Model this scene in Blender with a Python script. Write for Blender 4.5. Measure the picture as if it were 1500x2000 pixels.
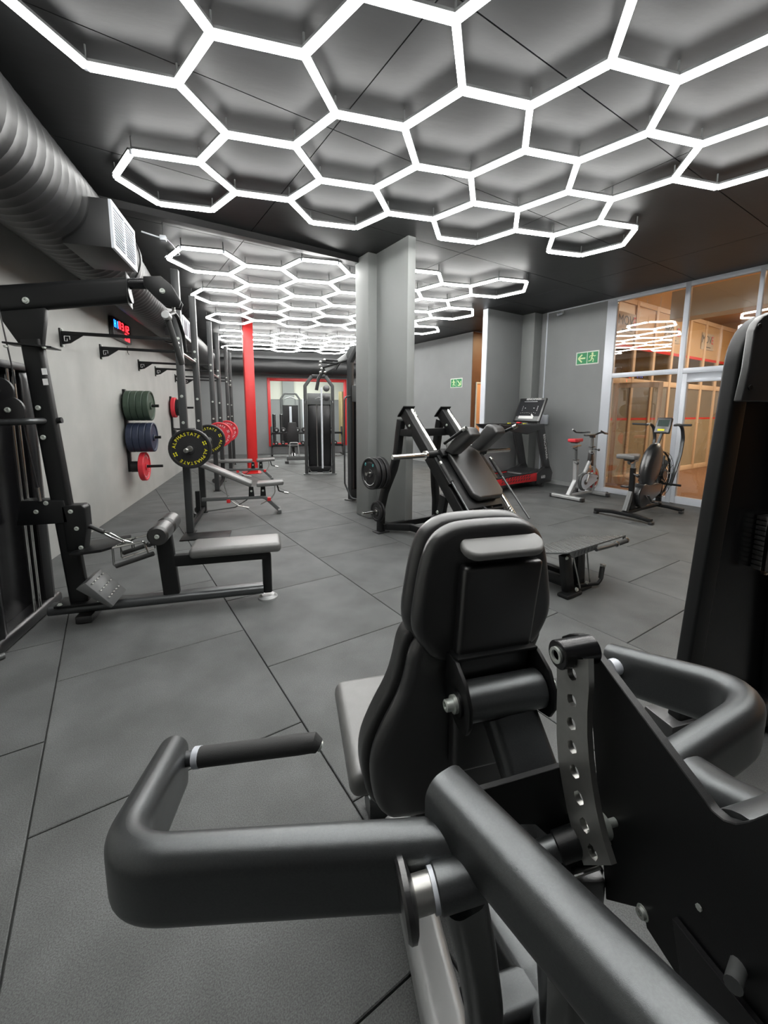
import bpy, bmesh, math, random
from mathutils import Vector, Matrix
random.seed(7)
R = math.radians
for o in list(bpy.data.objects): bpy.data.objects.remove(o)
SC = bpy.context.scene
COL = SC.collection

# ---------------------------------------------------------------- camera
EYE = Vector((0, 0, 1.4525)); FPX = 814.4; PPY = 918.3
YAW, PITCH, ROLL = R(15.4), R(7.95), R(.235)
cd = bpy.data.cameras.new('camera'); cam = bpy.data.objects.new('camera', cd); COL.objects.link(cam)
def _rz(v):
    c, s = math.cos(YAW), math.sin(YAW)
    return Vector((v[0]*c+v[1]*s, -v[0]*s+v[1]*c, v[2]))
_rt0, _up0 = Vector((1, 0, 0)), Vector((0, math.sin(PITCH), math.cos(PITCH)))
FW = _rz(Vector((0, math.cos(PITCH), -math.sin(PITCH))))
RT = _rz(_rt0*math.cos(ROLL)+_up0*math.sin(ROLL)); UP = _rz(-_rt0*math.sin(ROLL)+_up0*math.cos(ROLL))
cam.matrix_world = Matrix(((RT.x, UP.x, -FW.x, EYE.x), (RT.y, UP.y, -FW.y, EYE.y), (RT.z, UP.z, -FW.z, EYE.z), (0, 0, 0, 1)))
cd.sensor_fit = 'VERTICAL'; cd.sensor_height = 24; cd.lens = FPX/2000*24
cd.shift_y = (PPY-1000)/2000; cd.clip_start = .02
SC.camera = cam

# ---------------------------------------------------------------- world, exposure
w = bpy.data.worlds.new('world'); SC.world = w; w.use_nodes = True
w.node_tree.nodes['Background'].inputs[0].default_value = (.60, .63, .66, 1)
w.node_tree.nodes['Background'].inputs[1].default_value = .10
SC.view_settings.view_transform = 'Standard'; SC.view_settings.look = 'None'
SC.view_settings.gamma = 1; SC.view_settings.use_curve_mapping = False
SC.view_settings.exposure = 0.0
TUBE_POWER = 31.0          # emission strength of the light tubes

CEIL = 3.45; LIGHT_Z = 3.34; XL = -2.1; YF = 14.9
TROT = 18.03               # the rubber tiles, the pillar and the glazed wall stand 18 degrees off the left wall
TA = Vector((-math.sin(R(TROT)), math.cos(R(TROT)), 0)); TB = Vector((math.cos(R(TROT)), math.sin(R(TROT)), 0))
def ab(a, b, z=0): return TA*a + TB*b + Vector((0, 0, z))
BW = 7.60; BW2 = 7.80       # glazed wall and exit-sign wall, measured along TB

# ---------------------------------------------------------------- frames and measuring
def ray(x, y): return FW + RT*((x-750)/FPX) - UP*((y-PPY)/FPX)
class Fr:
    """A local frame on the floor; x(), y(), z() measure where a sight line meets a plane of that frame."""
    def __init__(s, loc=(0, 0, 0), rot=0):
        s.loc = Vector(loc); s.rot = R(rot); s.m = Matrix.Translation(s.loc) @ Matrix.Rotation(s.rot, 4, 'Z'); s.i = s.m.inverted()
    def _hit(s, px, py, ax, v):
        o = s.i @ EYE; d = s.i.to_3x3() @ ray(px, py)
        return o + d*((v-o[ax])/d[ax])
    def x(s, px, py, v=0): return s._hit(px, py, 0, v)
    def y(s, px, py, v=0): return s._hit(px, py, 1, v)
    def z(s, px, py, v=0): return s._hit(px, py, 2, v)
    def d(s, px, py, depth): return s.i @ (EYE + ray(px, py)*depth)
    def l(s, p): return s.i @ Vector(p)
W0 = Fr()

# ---------------------------------------------------------------- mesh building
def rrect(w, h, r, n=4):
    r = min(r, w/2-1e-5, h/2-1e-5); out = []
    for cx, cy, a0 in ((w/2-r, h/2-r, 0), (-w/2+r, h/2-r, 90), (-w/2+r, -h/2+r, 180), (w/2-r, -h/2+r, 270)):
        for k in range(n+1):
            a = R(a0+90*k/n); out.append((cx+r*math.cos(a), cy+r*math.sin(a)))
    return out
def circ(r, n=16): return [(r*math.cos(2*math.pi*k/n), r*math.sin(2*math.pi*k/n)) for k in range(n)]
def fillet(path, r, n=6):
    P = [Vector(p) for p in path]
    if r <= 0 or len(P) < 3: return P
    out = [P[0]]
    for i in range(1, len(P)-1):
        a, b, c = P[i-1], P[i], P[i+1]; u = (a-b); v = (c-b); lu, lv = u.length, v.length; u /= lu; v /= lv
        ang = u.angle(v)
        if ang > R(176): out.append(b); continue
        t = min(r/math.tan(ang/2), lu*.48, lv*.48)
        p, q = b+u*t, b+v*t
        for k in range(n+1):
            s = k/n; out.append(p*(1-s)**2 + b*2*s*(1-s) + q*s*s)
    out.append(P[-1]); return out
class MB:
    def __init__(s): s.v = []; s.f = []
    def add(s, vs, fs):
        o = len(s.v); s.v += [Vector(v) for v in vs]; s.f += [[i+o for i in f] for f in fs]; return s
    def box(s, c, d, rz=0, rx=0, ry=0):
        m = Matrix.Translation(Vector(c)) @ Matrix.Rotation(R(rz), 4, 'Z') @ Matrix.Rotation(R(ry), 4, 'Y') @ Matrix.Rotation(R(rx), 4, 'X')
        x, y, z = d[0]/2, d[1]/2, d[2]/2
        vs = [m @ Vector((i, j, k)) for k in (-z, z) for i, j in ((-x, -y), (x, -y), (x, y), (-x, y))]
        return s.add(vs, [[3, 2, 1, 0], [4, 5, 6, 7], [0, 1, 5, 4], [1, 2, 6, 5], [2, 3, 7, 6], [3, 0, 4, 7]])
    def sweep(s, path, prof, up=(0, 0, 1), scale=None, closed=False):
        P = [Vector(p) for p in path]; n = len(P); m = len(prof); vs = []; fs = []; up = Vector(up)
        prev = None
        for i in range(n):
            if closed: t = (P[(i+1) % n]-P[i]).normalized() + (P[i]-P[i-1]).normalized()
            elif i == 0: t = P[1]-P[0]
            elif i == n-1: t = P[-1]-P[-2]
            else: t = (P[i+1]-P[i]).normalized() + (P[i]-P[i-1]).normalized()
            t.normalize()
            u = up if prev is None or abs(t.dot(up)) < .93 else prev
            x = t.cross(u)
            if x.length < 1e-4: x = t.cross(Vector((1, 0, 0)) if abs(t.x) < .9 else Vector((0, 1, 0)))
            x.normalize(); y = x.cross(t); prev = y
            k = scale[i] if scale else 1
            vs += [P[i] + x*(a*k) + y*(b*k) for a, b in prof]
        for i in range(n if closed else n-1):
            j = (i+1) % n
            for a in range(m):
                b = (a+1) % m; fs.append([i*m+a, i*m+b, j*m+b, j*m+a])
        if not closed: fs += [list(range(m))[::-1], [(n-1)*m+k for k in range(m)]]
        return s.add(vs, fs)
    def tube(s, path, r, seg=14, fil=0, up=(0, 0, 1), n=6): return s.sweep(fillet(path, fil, n), circ(r, seg), up)
    def bar(s, path, w, h, rad=.006, fil=0, up=(0, 0, 1), n=2): return s.sweep(fillet(path, fil, 6), rrect(w, h, rad, n), up)
    def prism(s, poly, vec):
        P = [Vector(p) for p in poly]; v = Vector(vec); n = len(P)
        nrm = Vector((0, 0, 0))
        for i in range(n): nrm += (P[i]-P[0]).cross(P[(i+1) % n]-P[0])
        if nrm.dot(v) < 0: P.reverse()
        return s.add(P+[p+v for p in P], [list(range(n))[::-1], list(range(n, 2*n))] + [[i, (i+1) % n, n+(i+1) % n, n+i] for i in range(n)])
    def lathe(s, prof, o, ax, seg=24, ref=None):
        o = Vector(o); ax = Vector(ax).normalized(); u = Vector(ref) if ref else ax.orthogonal(); u = (u-ax*u.dot(ax)).normalized(); w = ax.cross(u)
        vs = []; m = len(prof); fs = []
        for k in range(seg):
            a = 2*math.pi*k/seg; e = u*math.cos(a)+w*math.sin(a)
            vs += [o+ax*h+e*max(r, 1e-5) for h, r in prof]
        for k in range(seg):
            k2 = (k+1) % seg
            for i in range(m-1): fs.append([k*m+i, k2*m+i, k2*m+i+1, k*m+i+1])
        if prof[0][1] > 1e-4: fs.append([k*m for k in range(seg)][::-1])
        if prof[-1][1] > 1e-4: fs.append([k*m+m-1 for k in range(seg)])
        return s.add(vs, fs)
    def cyl(s, p, q, r, seg=16, ch=0):
        p, q = Vector(p), Vector(q); L = (q-p).length
        pr = [(0, r), (L, r)] if not ch else [(0, r-ch), (ch, r), (L-ch, r), (L, r-ch)]
        return s.lathe(pr, p, q-p, seg)
    def ball(s, c, r, sc=(1, 1, 1), seg=16, rz=0):
        c = Vector(c); rot = Matrix.Rotation(R(rz), 3, 'Z'); n = seg//2; vs = []; fs = []
        for i in range(n+1):
            t = math.pi*i/n
            for k in range(seg):
                a = 2*math.pi*k/seg
                vs.append(c + rot @ Vector((r*sc[0]*math.sin(t)*math.cos(a), r*sc[1]*math.sin(t)*math.sin(a), r*sc[2]*math.cos(t))))
        for i in range(n):
            for k in range(seg): fs.append([i*seg+k, (i+1)*seg+k, (i+1)*seg+(k+1) % seg, i*seg+(k+1) % seg])
        return s.add(vs, fs)
    def mesh(s, name, mat, bevel=0, seg=2, sharp=38):
        me = bpy.data.meshes.new(name); me.from_pydata([tuple(v) for v in s.v], [], s.f)
        bm = bmesh.new(); bm.from_mesh(me)
        bmesh.ops.remove_doubles(bm, verts=bm.verts, dist=1e-6)
        bmesh.ops.recalc_face_normals(bm, faces=bm.faces)
        if bevel:
            es = [e for e in bm.edges if len(e.link_faces) == 2 and e.calc_face_angle(0) > R(32)]
            bmesh.ops.bevel(bm, geom=es, offset=bevel, segments=seg, profile=.5, affect='EDGES', clamp_overlap=True)
        bm.to_mesh(me); bm.free()
        me.polygons.foreach_set('use_smooth', [True]*len(me.polygons)); me.set_sharp_from_angle(angle=R(sharp))
        me.materials.append(mat); return me
    def build(s, name, mat, parent=None, bevel=0, seg=2, sharp=38, **tags):
        o = bpy.data.objects.new(name, s.mesh(name, mat, bevel, seg, sharp)); COL.objects.link(o)
        if parent: o.parent = parent
        for k, v in tags.items(): o[k] = v
        return o
def thing(name, label, cat, fr, group=None):
    o = bpy.data.objects.new(name, None); COL.objects.link(o); o.empty_display_size = .1
    o.matrix_world = fr.m; o['label'] = label; o['category'] = cat
    if group: o['group'] = group
    return o
def inst(name, me, parent=None, m=None, **tags):
    o = bpy.data.objects.new(name, me); COL.objects.link(o)
    if parent: o.parent = parent
    if m is not None: o.matrix_local = m
    for k, v in tags.items(): o[k] = v
    return o
def tree(o, parent=None):
    c = o.copy(); COL.objects.link(c)
    if parent: c.parent = parent
    for ch in o.children: tree(ch, c)
    return c
def text(name, s, size, mat, parent, m, depth=.001, align='CENTER', **tags):
    cu = bpy.data.curves.new(name, 'FONT'); cu.body = s; cu.size = size; cu.extrude = depth; cu.align_x = align; cu.align_y = 'CENTER'; cu.resolution_u = 2
    t = bpy.data.objects.new(name, cu); dg = bpy.context.evaluated_depsgraph_get(); COL.objects.link(t)
    bpy.context.view_layer.update()
    me = bpy.data.meshes.new_from_object(t.evaluated_get(bpy.context.evaluated_depsgraph_get())); bpy.data.objects.remove(t)
    me.materials.clear(); me.materials.append(mat)
    return inst(name, me, parent, m, **tags)
def basis(o, x, y):       # matrix with origin o, local x and y axes
    x = Vector(x).normalized(); y = Vector(y); y = (y-x*y.dot(x)).normalized(); z = x.cross(y); o = Vector(o)
    return Matrix(((x.x, y.x, z.x, o.x), (x.y, y.y, z.y, o.y), (x.z, y.z, z.z, o.z), (0, 0, 0, 1)))

# ---------------------------------------------------------------- materials
def mat(name, col, rough=.5, metal=0, noise=0, nscale=40, bump=0, bscale=200, emit=None, estr=0, spec=.5, coat=0, stretch=None, spread=.5, speck=0):
    m = bpy.data.materials.new(name); m.use_nodes = True; nt = m.node_tree; b = nt.nodes['Principled BSDF']
    b.inputs['Base Color'].default_value = (*col, 1); b.inputs['Roughness'].default_value = rough; b.inputs['Metallic'].default_value = metal
    b.inputs['Specular IOR Level'].default_value = spec; b.inputs['Coat Weight'].default_value = coat; b.inputs['Coat Roughness'].default_value = .35
    if emit: b.inputs['Emission Color'].default_value = (*emit, 1); b.inputs['Emission Strength'].default_value = estr
    tc = nt.nodes.new('ShaderNodeTexCoord'); src = tc.outputs['Object']
    if stretch:
        mp = nt.nodes.new('ShaderNodeMapping'); mp.inputs['Scale'].default_value = stretch; nt.links.new(src, mp.inputs[0]); src = mp.outputs[0]
    if noise:
        n = nt.nodes.new('ShaderNodeTexNoise'); n.inputs['Scale'].default_value = nscale; n.inputs['Detail'].default_value = 5; nt.links.new(src, n.inputs['Vector'])
        r = nt.nodes.new('ShaderNodeValToRGB'); r.color_ramp.elements[0].position = .5-spread/2; r.color_ramp.elements[1].position = .5+spread/2
        r.color_ramp.elements[0].color = (*[c*(1-noise) for c in col], 1); r.color_ramp.elements[1].color = (*[min(1, c*(1+noise)) for c in col], 1)
        nt.links.new(n.outputs['Fac'], r.inputs[0]); nt.links.new(r.outputs[0], b.inputs['Base Color'])
    if speck:
        n3 = nt.nodes.new('ShaderNodeTexNoise'); n3.inputs['Scale'].default_value = 260; n3.inputs['Detail'].default_value = 2; nt.links.new(tc.outputs['Object'], n3.inputs['Vector'])
        r3 = nt.nodes.new('ShaderNodeMapRange'); r3.inputs['From Min'].default_value = .35; r3.inputs['From Max'].default_value = .65; r3.inputs['To Min'].default_value = 1-speck; r3.inputs['To Max'].default_value = 1+speck; nt.links.new(n3.outputs['Fac'], r3.inputs['Value'])
        mx = nt.nodes.new('ShaderNodeMix'); mx.data_type = 'RGBA'; mx.blend_type = 'MULTIPLY'; mx.inputs[0].default_value = 1; nt.links.new(r.outputs[0], mx.inputs[6]); nt.links.new(r3.outputs[0], mx.inputs[7]); nt.links.new(mx.outputs[2], b.inputs['Base Color'])
    if bump:
        n2 = nt.nodes.new('ShaderNodeTexNoise'); n2.inputs['Scale'].default_value = bscale; n2.inputs['Detail'].default_value = 3; nt.links.new(src, n2.inputs['Vector'])
        bp = nt.nodes.new('ShaderNodeBump'); bp.inputs['Strength'].default_value = bump; bp.inputs['Distance'].default_value = .002
        nt.links.new(n2.outputs['Fac'], bp.inputs['Height']); nt.links.new(bp.outputs[0], b.inputs['Normal'])
    return m
M = {}
M['black'] = mat('black_powder_coat', (.007, .0075, .008), .40, 0, .12, 300, .15, 900, spec=.4)
M['satin'] = mat('satin_black_tube', (.12, .126, .129), .34, .8, .08, 300, .12, 1200)
M['shroud'] = mat('gloss_black_shroud', (.008, .008, .009), .25)
M['plastic'] = mat('black_plastic', (.010, .010, .011), .33, bump=.15, bscale=600, spec=1.0, coat=.5)
M['leather'] = mat('black_leather', (.013, .013, .013), .36, 0, .1, 60, .35, 900, spec=1.0, coat=.4)
M['leather_lit'] = mat('lit_leather', (.12, .12, .117), .42, 0, .1, 30, .3, 900, spec=1.0, coat=.4)  # lighter copy of the black leather; grazing sheen on pad tops put into colour
M['grip'] = mat('rubber_grip', (.032, .033, .033), .6, bump=.4, bscale=900)
M['chrome'] = mat('chrome', (.72, .72, .70), .14, 1)
M['steel'] = mat('brushed_steel', (.55, .55, .53), .3, 1, .1, 60)
M['zinc'] = mat('zinc_bolt', (.62, .66, .62), .4, .6)
M['gunmetal'] = mat('nickel_plate', (.42, .42, .40), .34, .85, .06, 50)
M['rack'] = mat('rack_paint', (.038, .040, .041), .42)
M['grey_metal'] = mat('grey_metal', (.12, .125, .125), .4, .3)
M['silver'] = mat('silver_paint', (.42, .43, .43), .35, .3)
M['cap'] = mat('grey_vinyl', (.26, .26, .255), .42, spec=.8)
M['shell'] = mat('moulded_shell', (.013, .013, .014), .36, bump=.15, bscale=600, spec=1.0, coat=.5)
M['rubber'] = mat('plate_rubber', (.011, .011, .012), .5, 0, .2, 200, .3, 500)
M['red_rubber'] = mat('red_plate_rubber', (.62, .03, .045), .5, 0, .08, 100)
M['green_rubber'] = mat('green_plate_rubber', (.035, .06, .04), .55, 0, .15, 300)
M['blue_rubber'] = mat('blue_plate_rubber', (.022, .03, .06), .5, 0, .15, 300)
M['red'] = mat('red_paint', (.60, .02, .02), .4, 0, .06, 4)
M['red_plastic'] = mat('red_plastic', (.65, .025, .03), .35)
M['yellow'] = mat('yellow_print', (.85, .80, .02), .5)
M['white'] = mat('white_print', (.8, .8, .8), .5)
M['cyan'] = mat('cyan_print', (.10, .55, .55), .5)
M['floor'] = mat('rubber_tile', (.100, .105, .104), .62, 0, .30, 3.0, .35, 900, spread=.45, speck=.3)
M['joint'] = mat('tile_joint', (.04, .041, .041), .8)
M['wall'] = mat('grey_wall_paint', (.245, .252, .255), .7, 0, .05, 2.5, .15, 120)
M['wall_l'] = mat('grey_plaster', (.40, .405, .388), .7, 0, .10, 2.2, .2, 60)
M['pillar'] = mat('pillar_paint', (.235, .245, .24), .6, 0, .04, 3, .2, 60)
M['ceil'] = mat('black_ceiling', (.0135, .0145, .0152), .5, 0, .35, 1.3, .5, 8, stretch=(1, 2.5, 1))
M['ceil_dark'] = mat('dark_beam', (.012, .012, .013), .5)
M['duct'] = mat('black_duct', (.013, .0135, .014), .5, 0, .15, 3)
M['alu'] = mat('white_aluminium', (.62, .65, .70), .35, .1)
M['skirt'] = mat('grey_skirting', (.35, .36, .36), .5)
M['brown'] = mat('brown_wall', (.11, .055, .03), .5, 0, .15, 2)
M['peach'] = mat('peach_wall', (.75, .42, .22), .6)
M['tube'] = mat('light_tube', (1, 1, 1), .4, emit=(1, .995, .97), estr=TUBE_POWER)
M['cream'] = mat('cream_wall', (.62, .62, .55), .7)
def glass(name, col, rough=0, alpha=.88):
    m = bpy.data.materials.new(name); m.use_nodes = True; nt = m.node_tree; nt.nodes.clear()
    o = nt.nodes.new('ShaderNodeOutputMaterial'); mix = nt.nodes.new('ShaderNodeMixShader'); t = nt.nodes.new('ShaderNodeBsdfTransparent'); g = nt.nodes.new('ShaderNodeBsdfGlossy')
    fr = nt.nodes.new('ShaderNodeFresnel'); fr.inputs[0].default_value = 1.55; mm = nt.nodes.new('ShaderNodeMath'); mm.operation = 'MULTIPLY_ADD'; mm.inputs[1].default_value = 1.6; mm.inputs[2].default_value = .04
    t.inputs[0].default_value = (*col, 1); g.inputs['Roughness'].default_value = rough
    nt.links.new(fr.outputs[0], mm.inputs[0]); nt.links.new(mm.outputs[0], mix.inputs[0]); nt.links.new(t.outputs[0], mix.inputs[1]); nt.links.new(g.outputs[0], mix.inputs[2]); nt.links.new(mix.outputs[0], o.inputs[0])
    return m
M['glass'] = glass('clear_glass', (.93, .93, .92))
M['mirror'] = mat('mirror', (.85, .87, .86), .02, 1)

# ---------------------------------------------------------------- structure
def struct(name, mb, m, parent=None, bevel=0, sharp=38):
    return mb.build(name, m, parent, bevel, sharp=sharp, **({'kind': 'structure'} if parent is None else {}))
room = [Vector((XL, -1.6, 0)), Vector((9.2, -1.6, 0))]
def bline(y, b):     # point of the line TB = b at world y
    return Vector(((b-y*TB.y)/TB.x, y, 0))
pR0 = bline(-1.6, BW); pR1 = ab(5.95, BW); pX0 = ab(7.8, BW2); pXF = bline(YF, BW2)
# floor slab (joint coloured) and tiles cut to the room
fl = struct('floor', MB().prism([(XL-.1, -1.7, -.06), (pR0.x+1.5, -1.7, -.06), ab(6, 14, -.06), ab(12, 10.5, -.06), (pXF.x+.3, YF+5, -.06), (XL-.1, YF+5, -.06)], (0, 0, .048)), M['joint'])
def clip(poly, p, n):
    out = []
    for i in range(len(poly)):
        a, b = poly[i], poly[(i+1) % len(poly)]; da, db = (a-p).dot(n), (b-p).dot(n)
        if da >= 0: out.append(a)
        if (da >= 0) != (db >= 0): out.append(a+(b-a)*(da/(da-db)))
    return out
rows = {0: .706, 1: .215}
G = .0028
tilemesh = MB().add([(-.5+G, -.5+G, -.012), (.5-G, -.5+G, -.012), (.5-G, .5-G, -.012), (-.5+G, .5-G, -.012), (-.5+G, -.5+G, -.0025), (.5-G, -.5+G, -.0025), (.5-G, .5-G, -.0025), (-.5+G, .5-G, -.0025),
    (-.5+G+.003, -.5+G+.003, 0), (.5-G-.003, -.5+G+.003, 0), (.5-G-.003, .5-G-.003, 0), (-.5+G+.003, .5-G-.003, 0)],
    [[0, 1, 5, 4], [1, 2, 6, 5], [2, 3, 7, 6], [3, 0, 4, 7], [4, 5, 9, 8], [5, 6, 10, 9], [6, 7, 11, 10], [7, 4, 8, 11], [8, 9, 10, 11]]).mesh('floor_tile', M['floor'])
tiles = 0
for r in range(-4, 14):
    b0 = -.334 + r
    for k in range(-3, 19):
        a0 = rows[r % 2] + k
        q = [ab(a0+G, b0+G), ab(a0+G, b0+1-G), ab(a0+1-G, b0+1-G), ab(a0+1-G, b0+G)]; full = q
        lim = BW if a0 < 7.5 else BW2
        c = q
        for p, n in ((Vector((XL+.003, 0, 0)), Vector((1, 0, 0))), (Vector((0, YF-.003, 0)), Vector((0, -1, 0))), (Vector((0, -1.6, 0)), Vector((0, 1, 0))), (TB*(lim-.003), -TB)):
            c = clip(c, p, n)
            if len(c) < 3: break
        if len(c) < 3: continue
        tiles += 1
        if len(c) == 4 and all((x-y).length < 1e-6 for x, y in zip(c, q)):
            inst('floor_tile', tilemesh, fl, Matrix.Translation(ab(a0+.5, b0+.5)) @ Matrix.Rotation(R(TROT+random.choice((0, 90, 180, 270))), 4, 'Z'))
        else:
            MB().prism([p+Vector((0, 0, -.012)) for p in c], (0, 0, .012)).build('floor_tile', M['floor'], fl)
# ceiling with board joints
ce = struct('ceiling', MB().prism([p+Vector((0, 0, CEIL+.012)) for p in (Vector((XL-.1, -1.7, 0)), bline(-1.7, BW+.06), ab(6.0, BW+.06), ab(6.0, 9.5), ab(7.8, 9.5), ab(7.8, BW2+.1), bline(YF+.15, BW2+.1), Vector((XL-.1, YF+.15, 0)))], (0, 0, .1)), M['ceil_dark'])
CB = (2.4, 1.2)
for i in range(-1, 5):
    for k in range(-2, 13):
        a0 = k*CB[1]+.55; b0 = i*CB[0]-.9
        q = [ab(a0+.004, b0+.004), ab(a0+.004, b0+CB[0]-.004), ab(a0+CB[1]-.004, b0+CB[0]-.004), ab(a0+CB[1]-.004, b0+.004)]; c = q
        for p, n in ((Vector((XL, 0, 0)), Vector((1, 0, 0))), (Vector((0, YF, 0)), Vector((0, -1, 0))), (Vector((0, -1.6, 0)), Vector((0, 1, 0))), (TB*(BW+.05), -TB)):
            c = clip(c, p, n)
            if len(c) < 3: break
        if len(c) >= 3: MB().prism([p+Vector((0, 0, CEIL)) for p in c], (0, 0, .012)).build('ceiling_board', M['ceil'], ce)
struct('wall_left', MB().box((XL-.06, 6.6, CEIL/2), (.12, 16.8, CEIL)), M['wall_l'])
struct('wall_back', MB().box((3.5, -1.66, CEIL/2), (11.5, .12, CEIL)), M['ceil_dark'])
# far wall with an opening
MX0, MX1, MZ0, MZ1 = .07, 2.62, .34, 2.50
fw_ = MB()
fw_.prism([(XL-.1, YF, 0), (MX0, YF, 0), (MX0, YF, CEIL), (XL-.1, YF, CEIL)], (0, .15, 0)).prism([(MX1, YF, 0), (pXF.x+.2, YF, 0), (pXF.x+.2, YF, CEIL), (MX1, YF, CEIL)], (0, .15, 0))
fw_.prism([(MX0, YF, 0), (MX1, YF, 0), (MX1, YF, MZ0), (MX0, YF, MZ0)], (0, .15, 0)).prism([(MX0, YF, MZ1), (MX1, YF, MZ1), (MX1, YF, CEIL), (MX0, YF, CEIL)], (0, .15, 0))
struct('wall_far', fw_, M['wall'])
t = .10
fm = MB()
for c, d in (((MX0-t/2+.02, (MZ0+MZ1)/2), (t, MZ1-MZ0+2*t-.04)), ((MX1+t/2-.02, (MZ0+MZ1)/2), (t, MZ1-MZ0+2*t-.04))): fm.box((c[0], YF, c[1]), (d[0], .1, d[1]))
for z in (MZ0-t/2+.02, MZ1+t/2-.02): fm.box(((MX0+MX1)/2, YF, z), (MX1-MX0, .1, t))
struct('window_2', fm, M['red'], bevel=.005)
# room seen through the opening
bk = MB().box((1.3, YF+4.9, 1.0), (9, .1, 2.0)); struct('wall_beyond', bk, M['wall'])
struct('wall_beyond_upper', MB().box((1.3, YF+4.88, 2.8), (9, .1, 1.6)), M['cream'])
struct('ceiling_beyond', MB().box((1.3, YF+2.5, CEIL+.05), (9, 4.7, .1)), M['cream'])
struct('trim_3', MB().box((.9, YF+4.75, 1.8), (.5, .25, 3.5)), M['pillar'])
# right side walls
def wallab(name, a0, a1, b, m, z0=0, z1=CEIL, th=.12, parent=None):
    return struct(name, MB().prism([ab(a0, b, z0), ab(a1, b, z0), ab(a1, b, z1), ab(a0, b, z1)], TB*th), m, parent)
ra = lambda px, py: None
Tf = Fr((0, 0, 0), TROT)         # local x along TB, local y along TA
def aw(px, py, b=BW): p = Tf.x(px, py, b); return p.y, p.z
A_WIN = 4.29
wallab('wall_right', A_WIN, 6.0, BW, M['wall'])
wallab('wall_exit', 7.8, 14.5, BW2, M['wall'])
# baseboard
struct('baseboard_right', MB().prism([ab(A_WIN, BW, 0), ab(5.62, BW, 0), ab(5.62, BW, .08), ab(A_WIN, BW, .08)], -TB*.015), M['skirt'])
struct('baseboard_exit', MB().prism([ab(7.8, BW2, 0), ab(14.5, BW2, 0), ab(14.5, BW2, .08), ab(7.8, BW2, .08)], -TB*.015), M['skirt'])
# central pillar with its wing
struct('pillar', MB().prism([ab(4.76, 2.89, 0), ab(4.76, 3.18, 0), ab(5.1, 3.18, 0), ab(5.1, 2.89, 0)], (0, 0, CEIL)), M['pillar'], bevel=.02)
struct('pillar_wing', MB().prism([ab(4.09, 3.02, 0), ab(4.09, 3.13, 0), ab(4.79, 3.13, 0), ab(4.79, 3.02, 0)], (0, 0, CEIL)), M['pillar'], bevel=.004)
# fin on the right and its pillar
struct('fin_wall', MB().prism([ab(5.94, 6.33, 0), ab(5.94, 7.65, 0), ab(6.05, 7.65, 0), ab(6.05, 6.33, 0)], (0, 0, CEIL)), M['wall'], bevel=.004)
struct('fin_pillar', MB().prism([ab(5.64, 7.36, 0), ab(5.64, 7.65, 0), ab(5.94, 7.65, 0), ab(5.94, 7.36, 0)], (0, 0, CEIL)), M['pillar'], bevel=.004)
# recess between fin and exit wall
struct('recess_side', MB().prism([ab(7.78, BW2-.002, 0), ab(7.78, 9.4, 0), ab(7.78, 9.4, CEIL), ab(7.78, BW2-.002, CEIL)], TA*.02), M['brown'])
struct('recess_end', MB().prism([ab(6.0, 9.4, 0), ab(7.8, 9.4, 0), ab(7.8, 9.4, CEIL), ab(6.0, 9.4, CEIL)], TB*.1), M['peach'])
struct('recess_front', MB().prism([ab(6.0, BW+.1, 0), ab(6.0, 9.4, 0), ab(6.0, 9.4, CEIL), ab(6.0, BW+.1, CEIL)], TA*.05), M['brown'])
d2 = struct('door_2', MB().prism([ab(7.765, 7.97, 0), ab(7.765, 8.95, 0), ab(7.765, 8.95, 2.18), ab(7.765, 7.97, 2.18)], TA*.012), M['peach'])
MB().prism([ab(7.75, 7.94, 0), ab(7.75, 7.97, 0), ab(7.75, 7.97, 2.22), ab(7.75, 7.94, 2.22)], TA*.03).prism([ab(7.75, 7.97, 2.18), ab(7.75, 8.95, 2.18), ab(7.75, 8.95, 2.22), ab(7.75, 7.97, 2.22)], TA*.03).build('door_frame', M['cream'], d2)
struct('beam', MB().prism([ab(5.0, -.45, CEIL-.07), ab(5.1, -.45, CEIL-.07), ab(5.1, 2.89, CEIL-.07), ab(5.0, 2.89, CEIL-.07)], (0, 0, .07)), M['ceil_dark'])
# red steel column
rc = Fr((-.43, 10.25, 0), 8)
t_ = thing('steel_column', 'bright red steel column standing beyond the flat benches', 'column', rc)
MB().box((.045, 0, CEIL/2+.005), (.21, .03, CEIL-.01)).box((-.05, .14, CEIL/2+.005), (.03, .25, CEIL-.01)).box((.045, .28, CEIL/2+.005), (.21, .03, CEIL-.01)).build('column_shaft', M['red'], t_, .003)
MB().box((.02, .08, .01), (.42, .42, .02)).build('base_plate', M['red'], t_, .003)

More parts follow.
